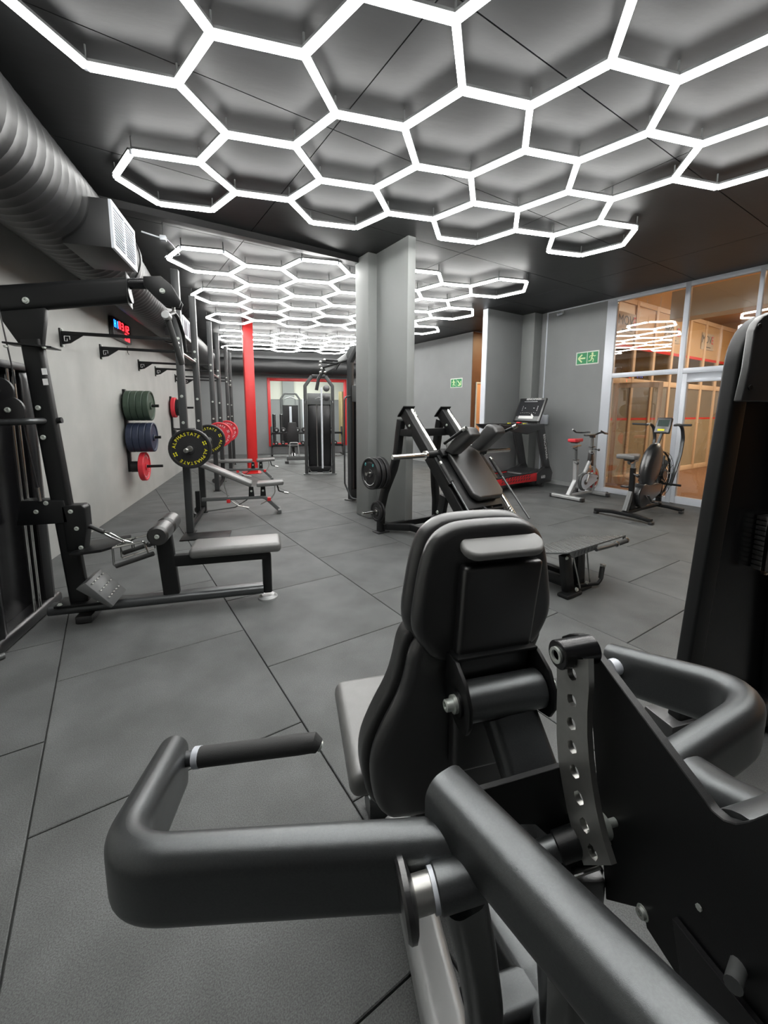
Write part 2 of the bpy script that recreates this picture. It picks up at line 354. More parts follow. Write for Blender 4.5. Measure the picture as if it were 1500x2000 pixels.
# ---------------------------------------------------------------- hexagonal lights
E_ = .4629; H_ = .8660254
def hexarray(cells, extra, org, vs, label):
    fr = Fr((org[0], org[1], 0), 0)
    t = thing('hexagonal_light_array', label, 'ceiling light', fr, None)
    edges = set(); hv = [(0, 0), (1, 0), (1.5, 1), (1, 2), (0, 2), (-.5, 1)]
    for u, w in cells:
        V = [(u+a, w+b) for a, b in hv]
        for i in range(6): edges.add(tuple(sorted((V[i], V[(i+1) % 6]))))
    for e in extra: edges.add(tuple(sorted(e)))
    P = lambda v: Vector((v[0]*E_, v[1]*E_*H_*vs, 0))
    L = (P((.5, 1))-P((0, 0))).length
    mh = MB().bar([(-E_/2+.012, 0, 0), (E_/2-.012, 0, 0)], .038, .032, .014, n=3).mesh('light_tube', M['tube'])
    md = MB().bar([(-L/2+.012, 0, 0), (L/2-.012, 0, 0)], .038, .032, .014, n=3).mesh('light_tube', M['tube'])
    hh = MB().box((0, 0, .024), (E_-.02, .046, .016)).mesh('housing', M['grey_metal'])
    for a, b in sorted(edges):
        p, q = P(a), P(b); c = (p+q)/2; d = q-p; horiz = abs(d.y) < 1e-6
        m = Matrix.Translation((c.x, c.y, LIGHT_Z)) @ Matrix.Rotation(math.atan2(d.y, d.x), 4, 'Z')
        lt = inst('light_tube', mh if horiz else md, t, m); inst('housing', hh, lt)
    vs_ = sorted({v for e in edges for v in e})
    mj = MB().lathe([(0, .016), (.03, .016)], (0, 0, -.012), (0, 0, 1), 10).mesh('connector', M['alu'])
    ms = MB().lathe([(0, .006), (CEIL-LIGHT_Z-.02, .006)], (0, 0, .02), (0, 0, 1), 6).mesh('suspension_rod', M['grey_metal'])
    for v in vs_:
        p = P(v); inst('connector', mj, t, Matrix.Translation((p.x, p.y, LIGHT_Z)))
        if (int(v[0]*2)+int(v[1])) % 2 == 0: inst('suspension_rod', ms, t, Matrix.Translation((p.x, p.y, LIGHT_Z)))
    return t, len(edges)
frontc = [(0, 0), (0, -4), (1.5, -3), (1.5, -1), (1.5, -5), (3, -4), (3, -2), (3, 0), (3, -6), (4.5, -5), (4.5, -3), (4.5, -1), (6, -6), (6, -4), (6, -2), (6, 0), (7.5, -5), (7.5, -3), (7.5, -1), (9, -4), (9, 0), (9, -6), (10.5, -5), (0, -6), (1.5, -7), (4.5, -7), (7.5, -7), (10.5, -7), (3, -8), (6, -8), (0, -8), (1.5, -9), (4.5, -9)]
_, n1 = hexarray(frontc, [], (-.91, 3.746), 1, 'large white glowing hexagon grid light nearest the camera, filling the ceiling above the machines')
midc = [(0, 0), (0, 4), (0, 8), (1.5, 1), (1.5, 3), (1.5, 5), (1.5, 7), (3, 0), (3, 2), (3, 4), (3, 6), (3, 8), (4.5, 1), (4.5, 3), (4.5, 5), (4.5, 7), (6, 0), (6, 2), (6, 4), (6, 6), (6, 8), (7.5, 1), (7.5, 3), (7.5, 5), (7.5, 7), (9, 0), (9, 4), (9, 8)]
_, n2 = hexarray(midc, [], (-.921, 5.63), 1.07, 'white glowing hexagon grid light over the middle of the gym, seen behind the pillar')
farc = [(0, 2), (0, 6), (1.5, 1), (1.5, 3), (1.5, 5), (3, 0), (3, 2), (3, 4), (3, 6), (4.5, 1), (4.5, 3), (4.5, 5), (6, 0), (6, 2), (6, 4), (6, 6), (7.5, 1), (7.5, 3), (7.5, 5)]
_, n3 = hexarray(farc, [((0, 0), (1, 0)), ((1, 0), (1.5, 1))], (-1.04, 10.79), 1.0, 'farthest hexagon grid light, compressed above the red column and far wall')
print('tubes', n1, n2, n3, 'tiles', tiles)
# ---------------------------------------------------------------- glazed wall
def slab(mb, a0, a1, z0, z1, b0, b1):     # box in the tile frame
    return mb.prism([ab(a0, b0, z0), ab(a1, b0, z0), ab(a1, b1, z0), ab(a0, b1, z0)], (0, 0, z1-z0))
gl = bpy.data.objects.new('window_1', None); COL.objects.link(gl); gl['kind'] = 'structure'
TZ0, TZ1 = 2.07, 2.15
muls = [(4.12, 4.29), (3.01, 3.08), (2.14, 2.19), (1.05, 1.11), (-.2, -.14), (-1.5, -1.44), (-2.8, -2.74)]
f0, f1 = BW-.01, BW+.06
for a0, a1 in muls: slab(MB(), a0, a1, 0, CEIL, f0, f1).build('mullion', M['alu'], gl, .004)
for i in range(len(muls)-1):
    a1, a0 = muls[i][0], muls[i+1][1]
    slab(MB(), a0, a1, CEIL-.07, CEIL, f0, f1).build('head_rail', M['alu'], gl, .003)
    slab(MB(), a0, a1, TZ0, TZ1, f0, f1).build('transom', M['alu'], gl, .003)
    slab(MB(), a0, a1, TZ1, CEIL-.07, BW+.02, BW+.028).build('pane', M['glass'], gl)
    if i == 1:
        continue
    slab(MB(), a0, a1, 0, .09, f0, f1).build('sill', M['alu'], gl, .003)
    slab(MB(), a0, a1, .09, TZ0, BW+.02, BW+.028).build('pane', M['glass'], gl)
dr = bpy.data.objects.new('door_1', None); COL.objects.link(dr); dr['kind'] = 'structure'
dm = MB(); slab(dm, 2.94, 3.005, .01, TZ0-.005, f0-.01, f1); slab(dm, 2.195, 2.26, .01, TZ0-.005, f0-.01, f1); slab(dm, 2.26, 2.94, TZ0-.14, TZ0-.005, f0-.01, f1); slab(dm, 2.26, 2.94, .01, .12, f0-.01, f1)
dm.build('door_leaf', M['alu'], dr, .003)
slab(MB(), 2.26, 2.94, .12, TZ0-.14, BW+.02, BW+.028).build('pane', M['glass'], dr)
MB().tube([ab(2.30, BW-.05, .85), ab(2.30, BW-.05, 1.25)], .012).build('door_handle', M['steel'], dr)
struct('trim_4', MB().prism([ab(5.935, 6.318, 0), ab(5.935, 6.34, 0), ab(6.055, 6.34, 0), ab(6.055, 6.318, 0)], (0, 0, CEIL-.005)), M['alu'])
# white corner bead beside the fin and along the wall head
struct('trim_1', slab(MB(), 5.50, 5.525, 0, CEIL, BW-.012, BW+.001), M['alu'])
struct('trim_2', slab(MB(), A_WIN, 5.50, CEIL-.02, CEIL, BW-.012, BW+.001), M['alu'])

# ---------------------------------------------------------------- lobby beyond the glass
M['lobby_frame'] = mat('warm_frame', (.60, .44, .30), .45)
M['lobby_low'] = mat('beige_panel', (.30, .25, .17), .5, 0, .1, 3)
M['lobby_floor'] = mat('brown_carpet', (.20, .10, .05), .9, 0, .4, 60)
M['lobby_ceil'] = mat('warm_ceiling', (.60, .36, .16), .7)
M['lobby_wall'] = mat('ochre_wall', (.50, .33, .15), .7)
M['lobby_pane'] = mat('frosted_panel', (.17, .155, .13), .3, 0, .1, 3)
M['lobby_pane_up'] = mat('amber_panel', (.50, .33, .17), .3)
M['lobby_tube'] = mat('lobby_tube', (1, .9, .7), .4, emit=(1, .86, .62), estr=14)
struct('floor_lobby', slab(MB(), -4, 5.9, -.05, -.004, BW+.12, 16), M['lobby_floor'])
struct('ceiling_lobby', slab(MB(), -4, 6.0, 4.15, 4.21, BW+.07, 16), M['lobby_ceil'])
struct('wall_lobby_end', slab(MB(), -4, 5.9, -.05, 4.15, 15.9, 16), M['lobby_wall'])
struct('wall_lobby_side', slab(MB(), -4.1, -4, -.05, 4.15, BW+.07, 16), M['lobby_wall'])
PA = 4.65                                        # the shopfront runs away from the glazing along this line
struct('wall_lobby_front', slab(MB(), 5.88, 5.96, -.05, 4.15, BW+.13, 16), M['lobby_wall'])
pf = Fr((0, 0, 0), TROT)
part_ = bpy.data.objects.new('window_3', None); COL.objects.link(part_); part_['kind'] = 'structure'
pb = [7.75, 8.55, 9.35, 10.2, 11.05, 11.9, 12.8, 13.7, 14.7, 15.8]
for i, b0 in enumerate(pb):
    slab(MB(), PA-.03, PA+.05, 0, 3.75, b0-.05, b0+.05).build('post', M['lobby_frame'], part_, .004)
    if i == len(pb)-1: break
    b1 = pb[i+1]
    for z0, z1 in ((0, .12), (2.05, 2.17), (3.65, 3.75)): slab(MB(), PA-.025, PA+.045, z0, z1, b0+.05, b1-.05).build('rail', M['lobby_frame'], part_, .004)
    slab(MB(), PA, PA+.01, .12, 1.30, b0+.05, b1-.05).build('pane', M['lobby_low'], part_)
    slab(MB(), PA-.004, PA+.01, 1.30, 1.345, b0+.05, b1-.05).build('stripe', M['red'], part_)
    slab(MB(), PA, PA+.01, 1.345, 2.05, b0+.05, b1-.05).build('pane', M['lobby_pane'], part_)
    slab(MB(), PA, PA+.01, 2.17, 2.78, b0+.05, b1-.05).build('pane', M['glass'], part_)
    slab(MB(), PA-.004, PA+.01, 2.78, 2.84, b0+.05, b1-.05).build('stripe', M['red'], part_)
    slab(MB(), PA, PA+.01, 2.84, 3.65, b0+.05, b1-.05).build('pane', M['lobby_pane_up'], part_)
# open door leaf standing out of the shopfront
dl = bpy.data.objects.new('door_3', None); COL.objects.link(dl); dl['kind'] = 'structure'; dl.matrix_world = Fr(ab(PA-.05, 8.62), TROT-62).m
MB().box((.04, 0, 1.03), (.08, .04, 2.04)).box((.78, 0, 1.03), (.08, .04, 2.04)).box((.41, 0, 2.0), (.66, .04, .1)).box((.41, 0, .08), (.66, .04, .14)).build('door_leaf', M['lobby_frame'], dl, .003)
MB().box((.41, 0, 1.05), (.66, .01, 1.8)).build('pane', M['glass'], dl)
# posters with the company lettering on the upper panes
M['grey_print'] = mat('grey_poster', (.40, .33, .25), .6); M['dark_print'] = mat('dark_letters', (.03, .025, .025), .6); M['red_print'] = mat('red_letters', (.55, .05, .04), .6)
for bb, nm in ((8.98, 'first'), (11.0, 'second'), (12.95, 'farthest')):
    fr = Fr(ab(PA-.012, bb), TROT)
    t = thing('wall_poster', {'first': 'square grey poster lettered MOVE on the shopfront, leftmost behind the glass', 'second': 'grey poster lettered MOVE on the shopfront, middle one of three', 'farthest': 'grey poster lettered MOVE on the shopfront, farthest along the lobby'}[nm], 'poster', fr, 'lobby posters')
    MB().box((0, 0, 3.26), (.74, .006, .40)).build('sheet', M['grey_print'], t)
    text('lettering', 'MOV', .27, M['dark_print'], t, basis((-.07, -.006, 3.30), (1, 0, 0), (0, 0, 1)))
    text('lettering', 'E', .27, M['red_print'], t, basis((.275, -.006, 3.30), (1, 0, 0), (0, 0, 1)))
    MB().box((0, -.004, 3.12), (.4, .003, .02)).build('caption_line', M['dark_print'], t)
# soffit bulkhead hanging in the lobby
struct('soffit', slab(MB(), -3.9, 3.87, 3.20, 3.70, 9.0, 9.4), M['cream'])
for k, (aa_, z) in enumerate(((4.95, 2.66), (5.25, 2.62), (5.55, 2.62))):
    t = thing('linear_pendant', 'glowing linear lamp in the shop behind the lobby panes, '+('nearest the panes', 'middle one', 'farthest from the panes')[k], 'lamp', Fr(ab(aa_, 11), TROT), 'shop pendants')
    for j in range(4): MB().box((-2.55+j*1.7, 0, z), (1.3, .05, .035)).build('diffuser', M['lobby_tube'], t)
    MB().box((0, 0, z+.035), (6.5, .03, .03)).build('housing', M['alu'], t)
    for xx in (-2.4, 0, 2.4): MB().cyl((xx, 0, z+.045), (xx, 0, 4.15), .004, 6).build('hanger', M['alu'], t)
def area(name, loc, size, power, col, rot=(0, 0, 0), sy=None):
    ld = bpy.data.lights.new(name, 'AREA'); ld.energy = power; ld.color = col; ld.size = size
    if sy: ld.shape = 'RECTANGLE'; ld.size_y = sy
    o = bpy.data.objects.new(name, ld); COL.objects.link(o); o.location = loc; o.rotation_euler = rot; return o
area('lobby_downlight', ab(1.5, 11.8, 4.1), 3, 470, (1, .85, .64), sy=3)
area('lobby_ceiling_fill', ab(.5, 9.2, 3.74), 6.5, 95, (1, .78, .50), rot=(math.pi, 0, R(TROT+90)), sy=.2)  # added upward fill above the soffit, turns the lobby ceiling amber
area('recess_downlight', ab(6.9, 8.6, CEIL-.03), .5, 55, (1, .72, .42))
area('room_beyond_light', (1.3, YF+2.2, CEIL-.02), 2.5, 280, (.95, 1, .95), sy=2.5)

# ---------------------------------------------------------------- signs and small wall fittings
M['sign_green'] = mat('sign_green', (.02, .26, .09), .5); M['sign_pale'] = mat('sign_pale', (.62, .78, .42), .5); M['sign_white'] = mat('sign_border', (.7, .76, .68), .5)
def runner(mb, cx, cz, s, fl=1):
    P = lambda x, z: Vector((cx+fl*x*s, -.008, cz+z*s))
    seg = lambda a, b, w: mb.bar([P(*a), P(*b)], w*s, .002, .0004, up=(0, 1, 0))
    mb.lathe([(0, .1*s), (.002, .1*s)], P(-.02, .36), (0, -1, 0), 12)
    seg((.0, .26), (-.08, -.04), .15); seg((.0, .22), (-.24, .16), .07); seg((-.24, .16), (-.3, .0), .06); seg((.02, .22), (.2, .1), .07); seg((.2, .1), (.3, .16), .06)
    seg((-.08, -.04), (.1, -.16), .1); seg((.1, -.16), (.06, -.42), .08); seg((-.08, -.04), (-.14, -.26), .1); seg((-.14, -.26), (-.38, -.3), .08)
def exit_sign(label, fr, z, w, arrow, first):
    t = thing('exit_sign', label, 'sign', fr, None); h = w*.5
    MB().box((0, -.002, z), (w+.03, .004, h+.03)).build('border', M['sign_white'], t, .001)
    for s in (-1, 1): MB().box((s*w/4, -.005, z), (w/2-.012, .004, h-.008)).build('panel', M['sign_green'], t)
    ax, rx = (-w/4, w/4) if arrow == 'left' else (w/4, -w/4)
    mb = MB()
    if arrow == 'left':
        mb.bar([(ax-.28*h, -.008, z), (ax+.33*h, -.008, z)], .13*h, .002, .0004, up=(0, 1, 0))
        for s in (-1, 1): mb.bar([(ax-.33*h, -.008, z), (ax+.02*h, -.008, z+s*.33*h)], .13*h, .002, .0004, up=(0, 1, 0))
    else:
        mb.bar([(ax-.28*h, -.008, z+.28*h), (ax+.26*h, -.008, z-.26*h)], .13*h, .002, .0004, up=(0, 1, 0))
        mb.bar([(ax+.3*h, -.008, z-.3*h), (ax-.2*h, -.008, z-.3*h)], .13*h, .002, .0004, up=(0, 1, 0)); mb.bar([(ax+.3*h, -.008, z-.3*h), (ax+.3*h, -.008, z+.2*h)], .13*h, .002, .0004, up=(0, 1, 0))
    mb.build('arrow', M['sign_pale'], t)
    r = MB(); runner(r, rx, z, h*.95, 1 if arrow == 'left' else -1); r.build('running_figure', M['sign_pale'], t)
exit_sign('green exit sign with left arrow and running figure, on the grey wall beside the glazing', Fr(ab(4.61, BW), TROT-90), 2.47, .42, 'left', True)
exit_sign('green exit sign with diagonal down arrow, beside the brown recess', Fr(ab(8.35, BW2), TROT-90), 2.22, .42, 'right', False)
wf = Fr(ab(5.44, BW), TROT-90)
t = thing('control_box', 'small white rounded wall box above the treadmill handrail', 'wall box', wf)
MB().box((0, -.03, 1.31), (.17, .06, .2)).build('cover', M['alu'], t, .02, 3)
MB().cyl((0, 0, 1.41), (0, -.03, 1.41), .01, 8).build('cable_gland', M['grey_metal'], t)
t = thing('security_camera', 'tiny white security camera at the top of the grey right wall', 'camera', Fr(ab(5.17, BW), TROT-90))
MB().box((0, -.02, CEIL-.06), (.06, .04, .05)).build('bracket', M['silver'], t, .005)
MB().cyl((0, -.04, CEIL-.08), (-.05, -.12, CEIL-.11), .025, 12, .004).build('lens_barrel', M['alu'], t)

# ---------------------------------------------------------------- air duct on the left
def spiral(path, r, pitch, name, parent, taper=None):
    P = [Vector(p) for p in path]; n = int(sum((P[i+1]-P[i]).length for i in range(len(P)-1))/pitch*3)
    cum = [0]
    for i in range(len(P)-1): cum.append(cum[-1]+(P[i+1]-P[i]).length)
    pts = []; sc = []
    for k in range(n+1):
        s = cum[-1]*k/n; i = max(j for j in range(len(P)) if cum[j] <= s+1e-9); i = min(i, len(P)-2); f = (s-cum[i])/(cum[i+1]-cum[i])
        pts.append(P[i].lerp(P[i+1], f)); rr = r if taper is None else r+(taper-r)*k/n
        sc.append(rr*(1.0 if k % 3 else 1.022))
    return MB().sweep(pts, circ(1, 40), scale=sc).build(name, M['duct'], parent, sharp=20)
dt = thing('air_duct', 'long black spiral-ribbed ventilation duct high along the left wall', 'duct', Fr((XL, 0, 0)))
D0 = Vector((-XL, 0, 0))
q = lambda *p: Vector(p)+D0
spiral(fillet([q(-1.58, -1.4, 3.03), q(-1.58, 5.15, 3.03)], 0), .33, .10, 'duct_section', dt)
spiral(fillet([q(-1.58, 5.15, 3.03), q(-1.62, 6.2, 2.98), q(-1.66, 8.6, 2.95)], .8, 8), .30, .10, 'duct_section', dt, .25)
spiral([q(-1.66, 8.6, 2.95), q(-1.66, 13.9, 2.95)], .25, .10, 'duct_section', dt)
for y, r in ((1.2, .345), (5.15, .345), (8.6, .27)): MB().lathe([(0, r), (.05, r)], q(-1.58 if y < 6 else -1.66, y, 3.03 if y < 6 else 2.95), (0, 1, 0), 40).build('duct_collar', M['duct'], dt)
for y in (2.6, 4.6, 7.4, 10.2): MB().box(q(-2.0, y, 3.16), (.14, .03, .04)).box(q(-1.6, y, 3.40), (.03, .03, .1)).build('hanger', M['grey_metal'], dt)
t = thing('air_duct', 'smooth black round duct crossing high over the far wall', 'duct', Fr((0, 14.4, 0)))
MB().lathe([(0, .245), (5.2, .245)], (-1.95, 0, 2.91), (1, 0, 0), 32).build('duct_section', M['duct'], t)
for x in (-.4, 2.1): MB().lathe([(0, .255), (.05, .255)], (x, 0, 2.91), (1, 0, 0), 32).build('duct_collar', M['duct'], t)
def vent(label, y0, y1, z0, z1, x1, xs):
    t = dt; yc = (y0+y1)/2
    hx = x1-XL; sx = xs-XL; w = y1-y0; zc = (z0+z1)/2
    pb_ = MB().box(((hx+sx)/2, yc, zc), (hx-sx, w, z1-z0)).build('outlet_box', M['duct'], t, .004, label=label)
    f = MB(); e = .035
    for s in (-1, 1): f.box((hx+.006, yc+s*(w/2-e/2), zc), (.02, e, z1-z0)); f.box((hx+.006, yc, zc+s*((z1-z0)/2-e/2)), (.02, w-2*e, e))
    f.box((hx+.006, yc, zc), (.018, .02, z1-z0-2*e))
    f.build('grille_frame', M['alu'], pb_)
    n = 13
    for k in range(n):
        z = z0+e+(z1-z0-2*e)*(k+.5)/n
        MB().box((hx+.002, yc, z), (.02, w-2*e, .008), ry=30).build('louvre', M['alu'], pb_)
vent('dark duct outlet box with white louvred grille, nearest on the big duct', 3.86, 4.46, 2.70, 3.05, -1.12, -1.45)
vent('dark duct outlet box with white louvred grille, farther along behind the rack posts', 7.35, 8.2, 2.62, 2.94, -1.25, -1.5)
t = thing('junction_box', 'small white cable junction box hanging between the near grille and middle light', 'junction box', Fr((-1.0, 5.1, 0)))
MB().box((0, 0, 3.24), (.06, .06, .05)).build('box', M['alu'], t, .006); MB().cyl((0, 0, 3.26), (0, 0, CEIL+.01), .005, 8).build('drop_rod', M['grey_metal'], t)
MB().cyl((-.18, -.1, 3.25), (-.03, 0, 3.245), .008, 8).build('conduit', M['alu'], t)
MB().tube([(.03, 0, 3.24), (-.02+.08, .15, 3.235), (-.02+.09, .5, 3.25), (-.15, .75, 3.28), (-.14, .84, 3.34)], .005, 6, .1).build('cable', M['alu'], t)
# ---------------------------------------------------------------- shared hardware
_bm = {}
def bolt(parent, p, ax, r=.009, name='bolt', m=None):
    k = round(r, 4)
    if k not in _bm: _bm[k] = MB().lathe([(0, r*1.25), (.15*r, r*1.25), (.15*r, r), (.8*r, r*.9), (.8*r, r*.45), (.4*r, r*.4)], (0, 0, 0), (0, 0, 1), 12).mesh('bolt', M['zinc'])
    z = Vector(ax).normalized(); x = z.orthogonal().normalized(); y = z.cross(x); p = Vector(p)
    return inst(name, _bm[k], parent, Matrix(((x.x, y.x, z.x, p.x), (x.y, y.y, z.y, p.y), (x.z, y.z, z.z, p.z), (0, 0, 0, 1))))
OV = lambda w, h: rrect(w, h, min(w, h)*.49, 6)
def pad(mb_pts, vec, name, parent, m, bev=.02): return MB().prism(mb_pts, vec).build(name, m, parent, bev, 4, 60)

# ---------------------------------------------------------------- pulldown and low-row machine on the left
F = Fr((-1.45, 3.25, 0)); q = lambda x, y, z: Vector((x+1.45, y-3.25, z))
t = thing('cable_row_machine', 'black pulldown and seated row machine with padded bench, along the left wall', 'gym machine', F)
def shroud(y, s):
    pr = [(-.20, .09), (-.22, .02), (-.20, -.05), (-.16, -.095), (0, -.11), (.09, -.095), (.14, -.05), (.155, .02), (.14, .09)]
    return MB().sweep([q(-1.80, y, .06), q(-1.80, y, 1.66), q(-1.80, y, 1.76)], [(a, b*s) for a, b in pr], (0, 1, 0), scale=[1, 1, .88])
shroud(2.86, 1).build('tower_shroud', M['shroud'], t, .008)
MB().box(q(-1.68, 3.18, .9), (.02, .50, 1.62)).build('front_shroud', M['shroud'], t, .004)
shroud(3.50, -1).build('tower_shroud', M['shroud'], t, .008)
MB().box(q(-1.98, 3.20, .9), (.03, .56, 1.6)).build('back_panel', M['shroud'], t, .004)
MB().prism([q(-2.06, 2.76, 0), q(-1.57, 2.80, 0), q(-1.57, 3.60, 0), q(-2.06, 3.60, 0)], (0, 0, .09)).build('tower_base', M['plastic'], t, .03, 3)
MB().tube([q(-2.0, 2.72, .02), q(-1.64, 2.72, .02), q(-1.55, 2.80, .02)], .018, 10, .08).build('floor_skid', M['grey_metal'], t)
for k in range(14): MB().box(q(-1.82, 3.20, .12+k*.046), (.22, .40, .042)).build('weight_plate', M['rubber'], t, .006)
for y in (3.235, 3.305): MB().cyl(q(-1.59, y, .09), q(-1.59, y, 1.72), .011).build('guide_rod', M['chrome'], t)
MB().box(q(-1.72, 3.20, 1.74), (.30, .60, .05)).build('top_plate', M['black'], t, .01)
MB().tube([q(-1.78, 2.84, 1.60), q(-1.78, 2.84, 1.73), q(-1.76, 2.95, 1.84), q(-1.76, 3.4, 1.84), q(-1.76, 3.5, 1.73)], .03, 12, .1).build('top_hoop', M['silver'], t)
# main post, gusset and boom
MB().sweep([q(-1.315, 3.25, .08), q(-1.44, 3.25, 1.9)], rrect(.115, .07, .02, 4), (0, 1, 0)).build('main_post', M['black'], t)
MB().prism([q(-1.64, 3.225, 2.12), q(-1.33, 3.225, 2.14), q(-1.38, 3.225, 1.86), q(-1.50, 3.225, 1.86)], (0, .05, 0)).build('gusset', M['black'], t, .006)
MB().box(q(-1.44, 3.25, 1.86), (.26, .14, .012), ry=4).build('joint_plate', M['black'], t, .003)
for x in (-1.54, -1.34): bolt(t, q(x, 3.16, 1.845), (0, -.2, -1), .011)
MB().sweep([q(-2.0, 3.25, 2.07), q(-.86, 3.25, 2.245)], OV(.085, .165), (0, 0, 1)).build('boom', M['black'], t)
bolt(t, q(-1.43, 3.205, 2.13), (0, -1, 0), .016)
MB().prism([q(-.868, 3.20, 2.15), q(-.868, 3.30, 2.13), q(-.868, 3.30, 2.33), q(-.868, 3.20, 2.35)], (.006, 0, 0)).build('boom_end_plate', M['black'], t, .004)
MB().cyl(q(-.86, 3.25, 2.285), q(-.76, 3.25, 2.295), .035).build('swivel_sleeve', M['shroud'], t)
hp = [(-.765, 2.39), (-.66, 2.40), (-.60, 2.35), (-.545, 2.245), (-.56, 2.205), (-.65, 2.215), (-.71, 2.27), (-.765, 2.33)]
for y in (3.205, 3.275): MB().prism([q(a, y, b-.06) for a, b in hp], (0, .02, 0)).build('pulley_cheek', M['black'], t, .004)
MB().cyl(q(-.655, 3.228, 2.245), q(-.655, 3.272, 2.245), .05, 20).build('pulley', M['plastic'], t)
bolt(t, q(-.655, 3.205, 2.245), (0, -1, 0), .014)
# pulleys and cables by the tower
for x, z in ((-1.60, 1.57), (-1.555, 1.455)):
    pl = MB().lathe([(0, .045), (.004, .085), (.014, .07), (.026, .085), (.03, .045)], q(x, 3.13, z), (0, 1, 0), 24).build('pulley', M['plastic'], t)
    bolt(pl, q(x, 3.13, z), (0, -1, 0), .014)
MB().cyl(q(-1.575, 3.2, 2.10), q(-1.53, 3.2, 1.62), .0045, 8).build('cable', M['plastic'], t)
MB().cyl(q(-1.52, 3.2, 1.40), q(-1.475, 3.2, .95), .0045, 8).build('cable', M['plastic'], t)
MB().cyl(q(-1.475, 3.2, .95), q(-1.47, 3.2, .86), .011, 10).build('cable_terminal', M['steel'], t)
# cross handle on the post
MB().tube([q(-1.86, 3.12, 1.365), q(-1.44, 3.14, 1.385), q(-1.40, 3.25, 1.385)], .021, 12, .05).build('cross_handle', M['satin'], t)
MB().cyl(q(-1.36, 3.25, 1.385), q(-1.32, 3.25, 1.39), .02, 12).build('handle_stub', M['black'], t)
bolt(t, q(-1.425, 3.20, 1.47), (0, -1, 0), .013); bolt(t, q(-1.415, 3.20, 1.28), (0, -1, 0), .013)
for z in (1.70, 1.635): MB().box(q(-1.375, 3.212, z), (.028, .002, .04), ry=-4).build('sticker', M['white'], t)
# lower brackets
MB().prism([q(-1.62, 3.20, .70), q(-1.32, 3.20, .70), q(-1.34, 3.20, .86), q(-1.58, 3.20, .87)], (0, .10, 0)).build('lower_bracket', M['black'], t, .01)
bolt(t, q(-1.50, 3.20, .79), (0, -1, 0), .012); bolt(t, q(-1.44, 3.20, .845), (0, -1, 0), .012)
MB().prism([q(-1.35, 3.20, .50), q(-1.25, 3.20, .50), q(-1.22, 3.20, .66), q(-1.22, 3.20, .80), q(-1.24, 3.20, .82), q(-1.36, 3.20, .82)], (0, .10, 0)).build('front_bracket', M['black'], t, .008)
for x, z in ((-1.305, .78), (-1.28, .66), (-1.265, .525)): bolt(t, q(x, 3.20, z), (0, -1, 0), .012)
MB().prism([q(-1.31, 3.12, .49), q(-1.12, 3.12, .505), q(-1.02, 3.20, .515), q(-1.02, 3.42, .515), q(-1.31, 3.42, .49)], (0, 0, .02)).build('handle_tray', M['black'], t, .004)
MB().tube([q(-1.22, 3.25, .66), q(-1.13, 3.22, .62)], .016, 10).build('cable_stop', M['plastic'], t)
# foot plate
fp = MB().prism([q(-1.25, 3.02, .30), q(-1.19, 3.02, .335), q(-1.04, 3.02, .16), q(-1.07, 3.02, .15)][:3]+[q(-1.06, 3.02, .145)], (0, .27, 0)).build('foot_plate', M['grey_metal'], t, .006)
for i in range(3):
    for j in range(5): MB().ball(q(-1.165+i*.045, 3.06+j*.045, .315-i*.052), .008, (1, 1, .5), 8).build('stud', M['steel'], fp)
MB().cyl(q(-1.28, 3.25, .26), q(-1.20, 3.25, .26), .025).build('foot_plate_arm', M['black'], t)
# base beam and bench
MB().sweep([q(-1.50, 3.25, .085), q(-.08, 3.25, .085)], OV(.12, .07), (0, 0, 1)).build('base_beam', M['satin'], t)
MB().box(q(-1.30, 3.25, .125), (.30, .16, .014)).build('post_foot', M['black'], t, .003)
MB().box(q(-1.27, 3.25, .03), (.10, .22, .05)).build('floor_pad', M['plastic'], t, .006)
for x, y in ((-1.42, 3.19), (-1.18, 3.19), (-1.18, 3.31)): bolt(t, q(x, y, .133), (0, 0, 1), .013)
MB().sweep([q(-.73, 3.25, .11), q(-.76, 3.25, .55)], rrect(.11, .07, .015, 3), (0, 1, 0)).build('bench_post', M['black'], t)
MB().bar([q(-.76, 3.25, .365), q(-.05, 3.25, .365)], .06, .09, .015).build('bench_beam', M['black'], t)
MB().bar([q(-.10, 3.25, .36), q(-.05, 3.25, .36), q(-.05, 3.25, .05)], .055, .07, .02, .04, up=(1, 0, 0)).build('rear_leg', M['black'], t)
MB().lathe([(0, .075), (.012, .075), (.016, .066), (.03, .05)], q(-.05, 3.25, 0), (0, 0, 1), 28).build('foot_disc', M['silver'], t)
MB().prism([q(-.58, 3.11, .405), q(.06, 3.11, .405), q(.06, 3.39, .405), q(-.58, 3.39, .405)], (0, 0, .075)).build('seat_pad', M['leather_lit'], t, .03, 4, 60)
MB().cyl(q(-0.73, 3.25, .55), q(-0.75, 3.25, .62), .02).build('roller_stem', M['black'], t)
MB().cyl(q(-0.75, 3.02, .615), q(-0.75, 3.48, .615), .018).build('roller_axle', M['black'], t)
for y0 in (3.03, 3.27): MB().cyl(q(-0.75, y0, .615), q(-0.75, y0+.20, .615), .068, 24, .015).build('roller_pad', M['leather'], t)
bolt(t, q(-0.75, 3.02, .615), (0, -1, 0), .013)
MB().cyl(q(-0.85, 3.25, .50), q(-0.75, 3.25, .50), .013).ball(q(-0.86, 3.25, .50), .022).build('lock_knob', M['plastic'], t)
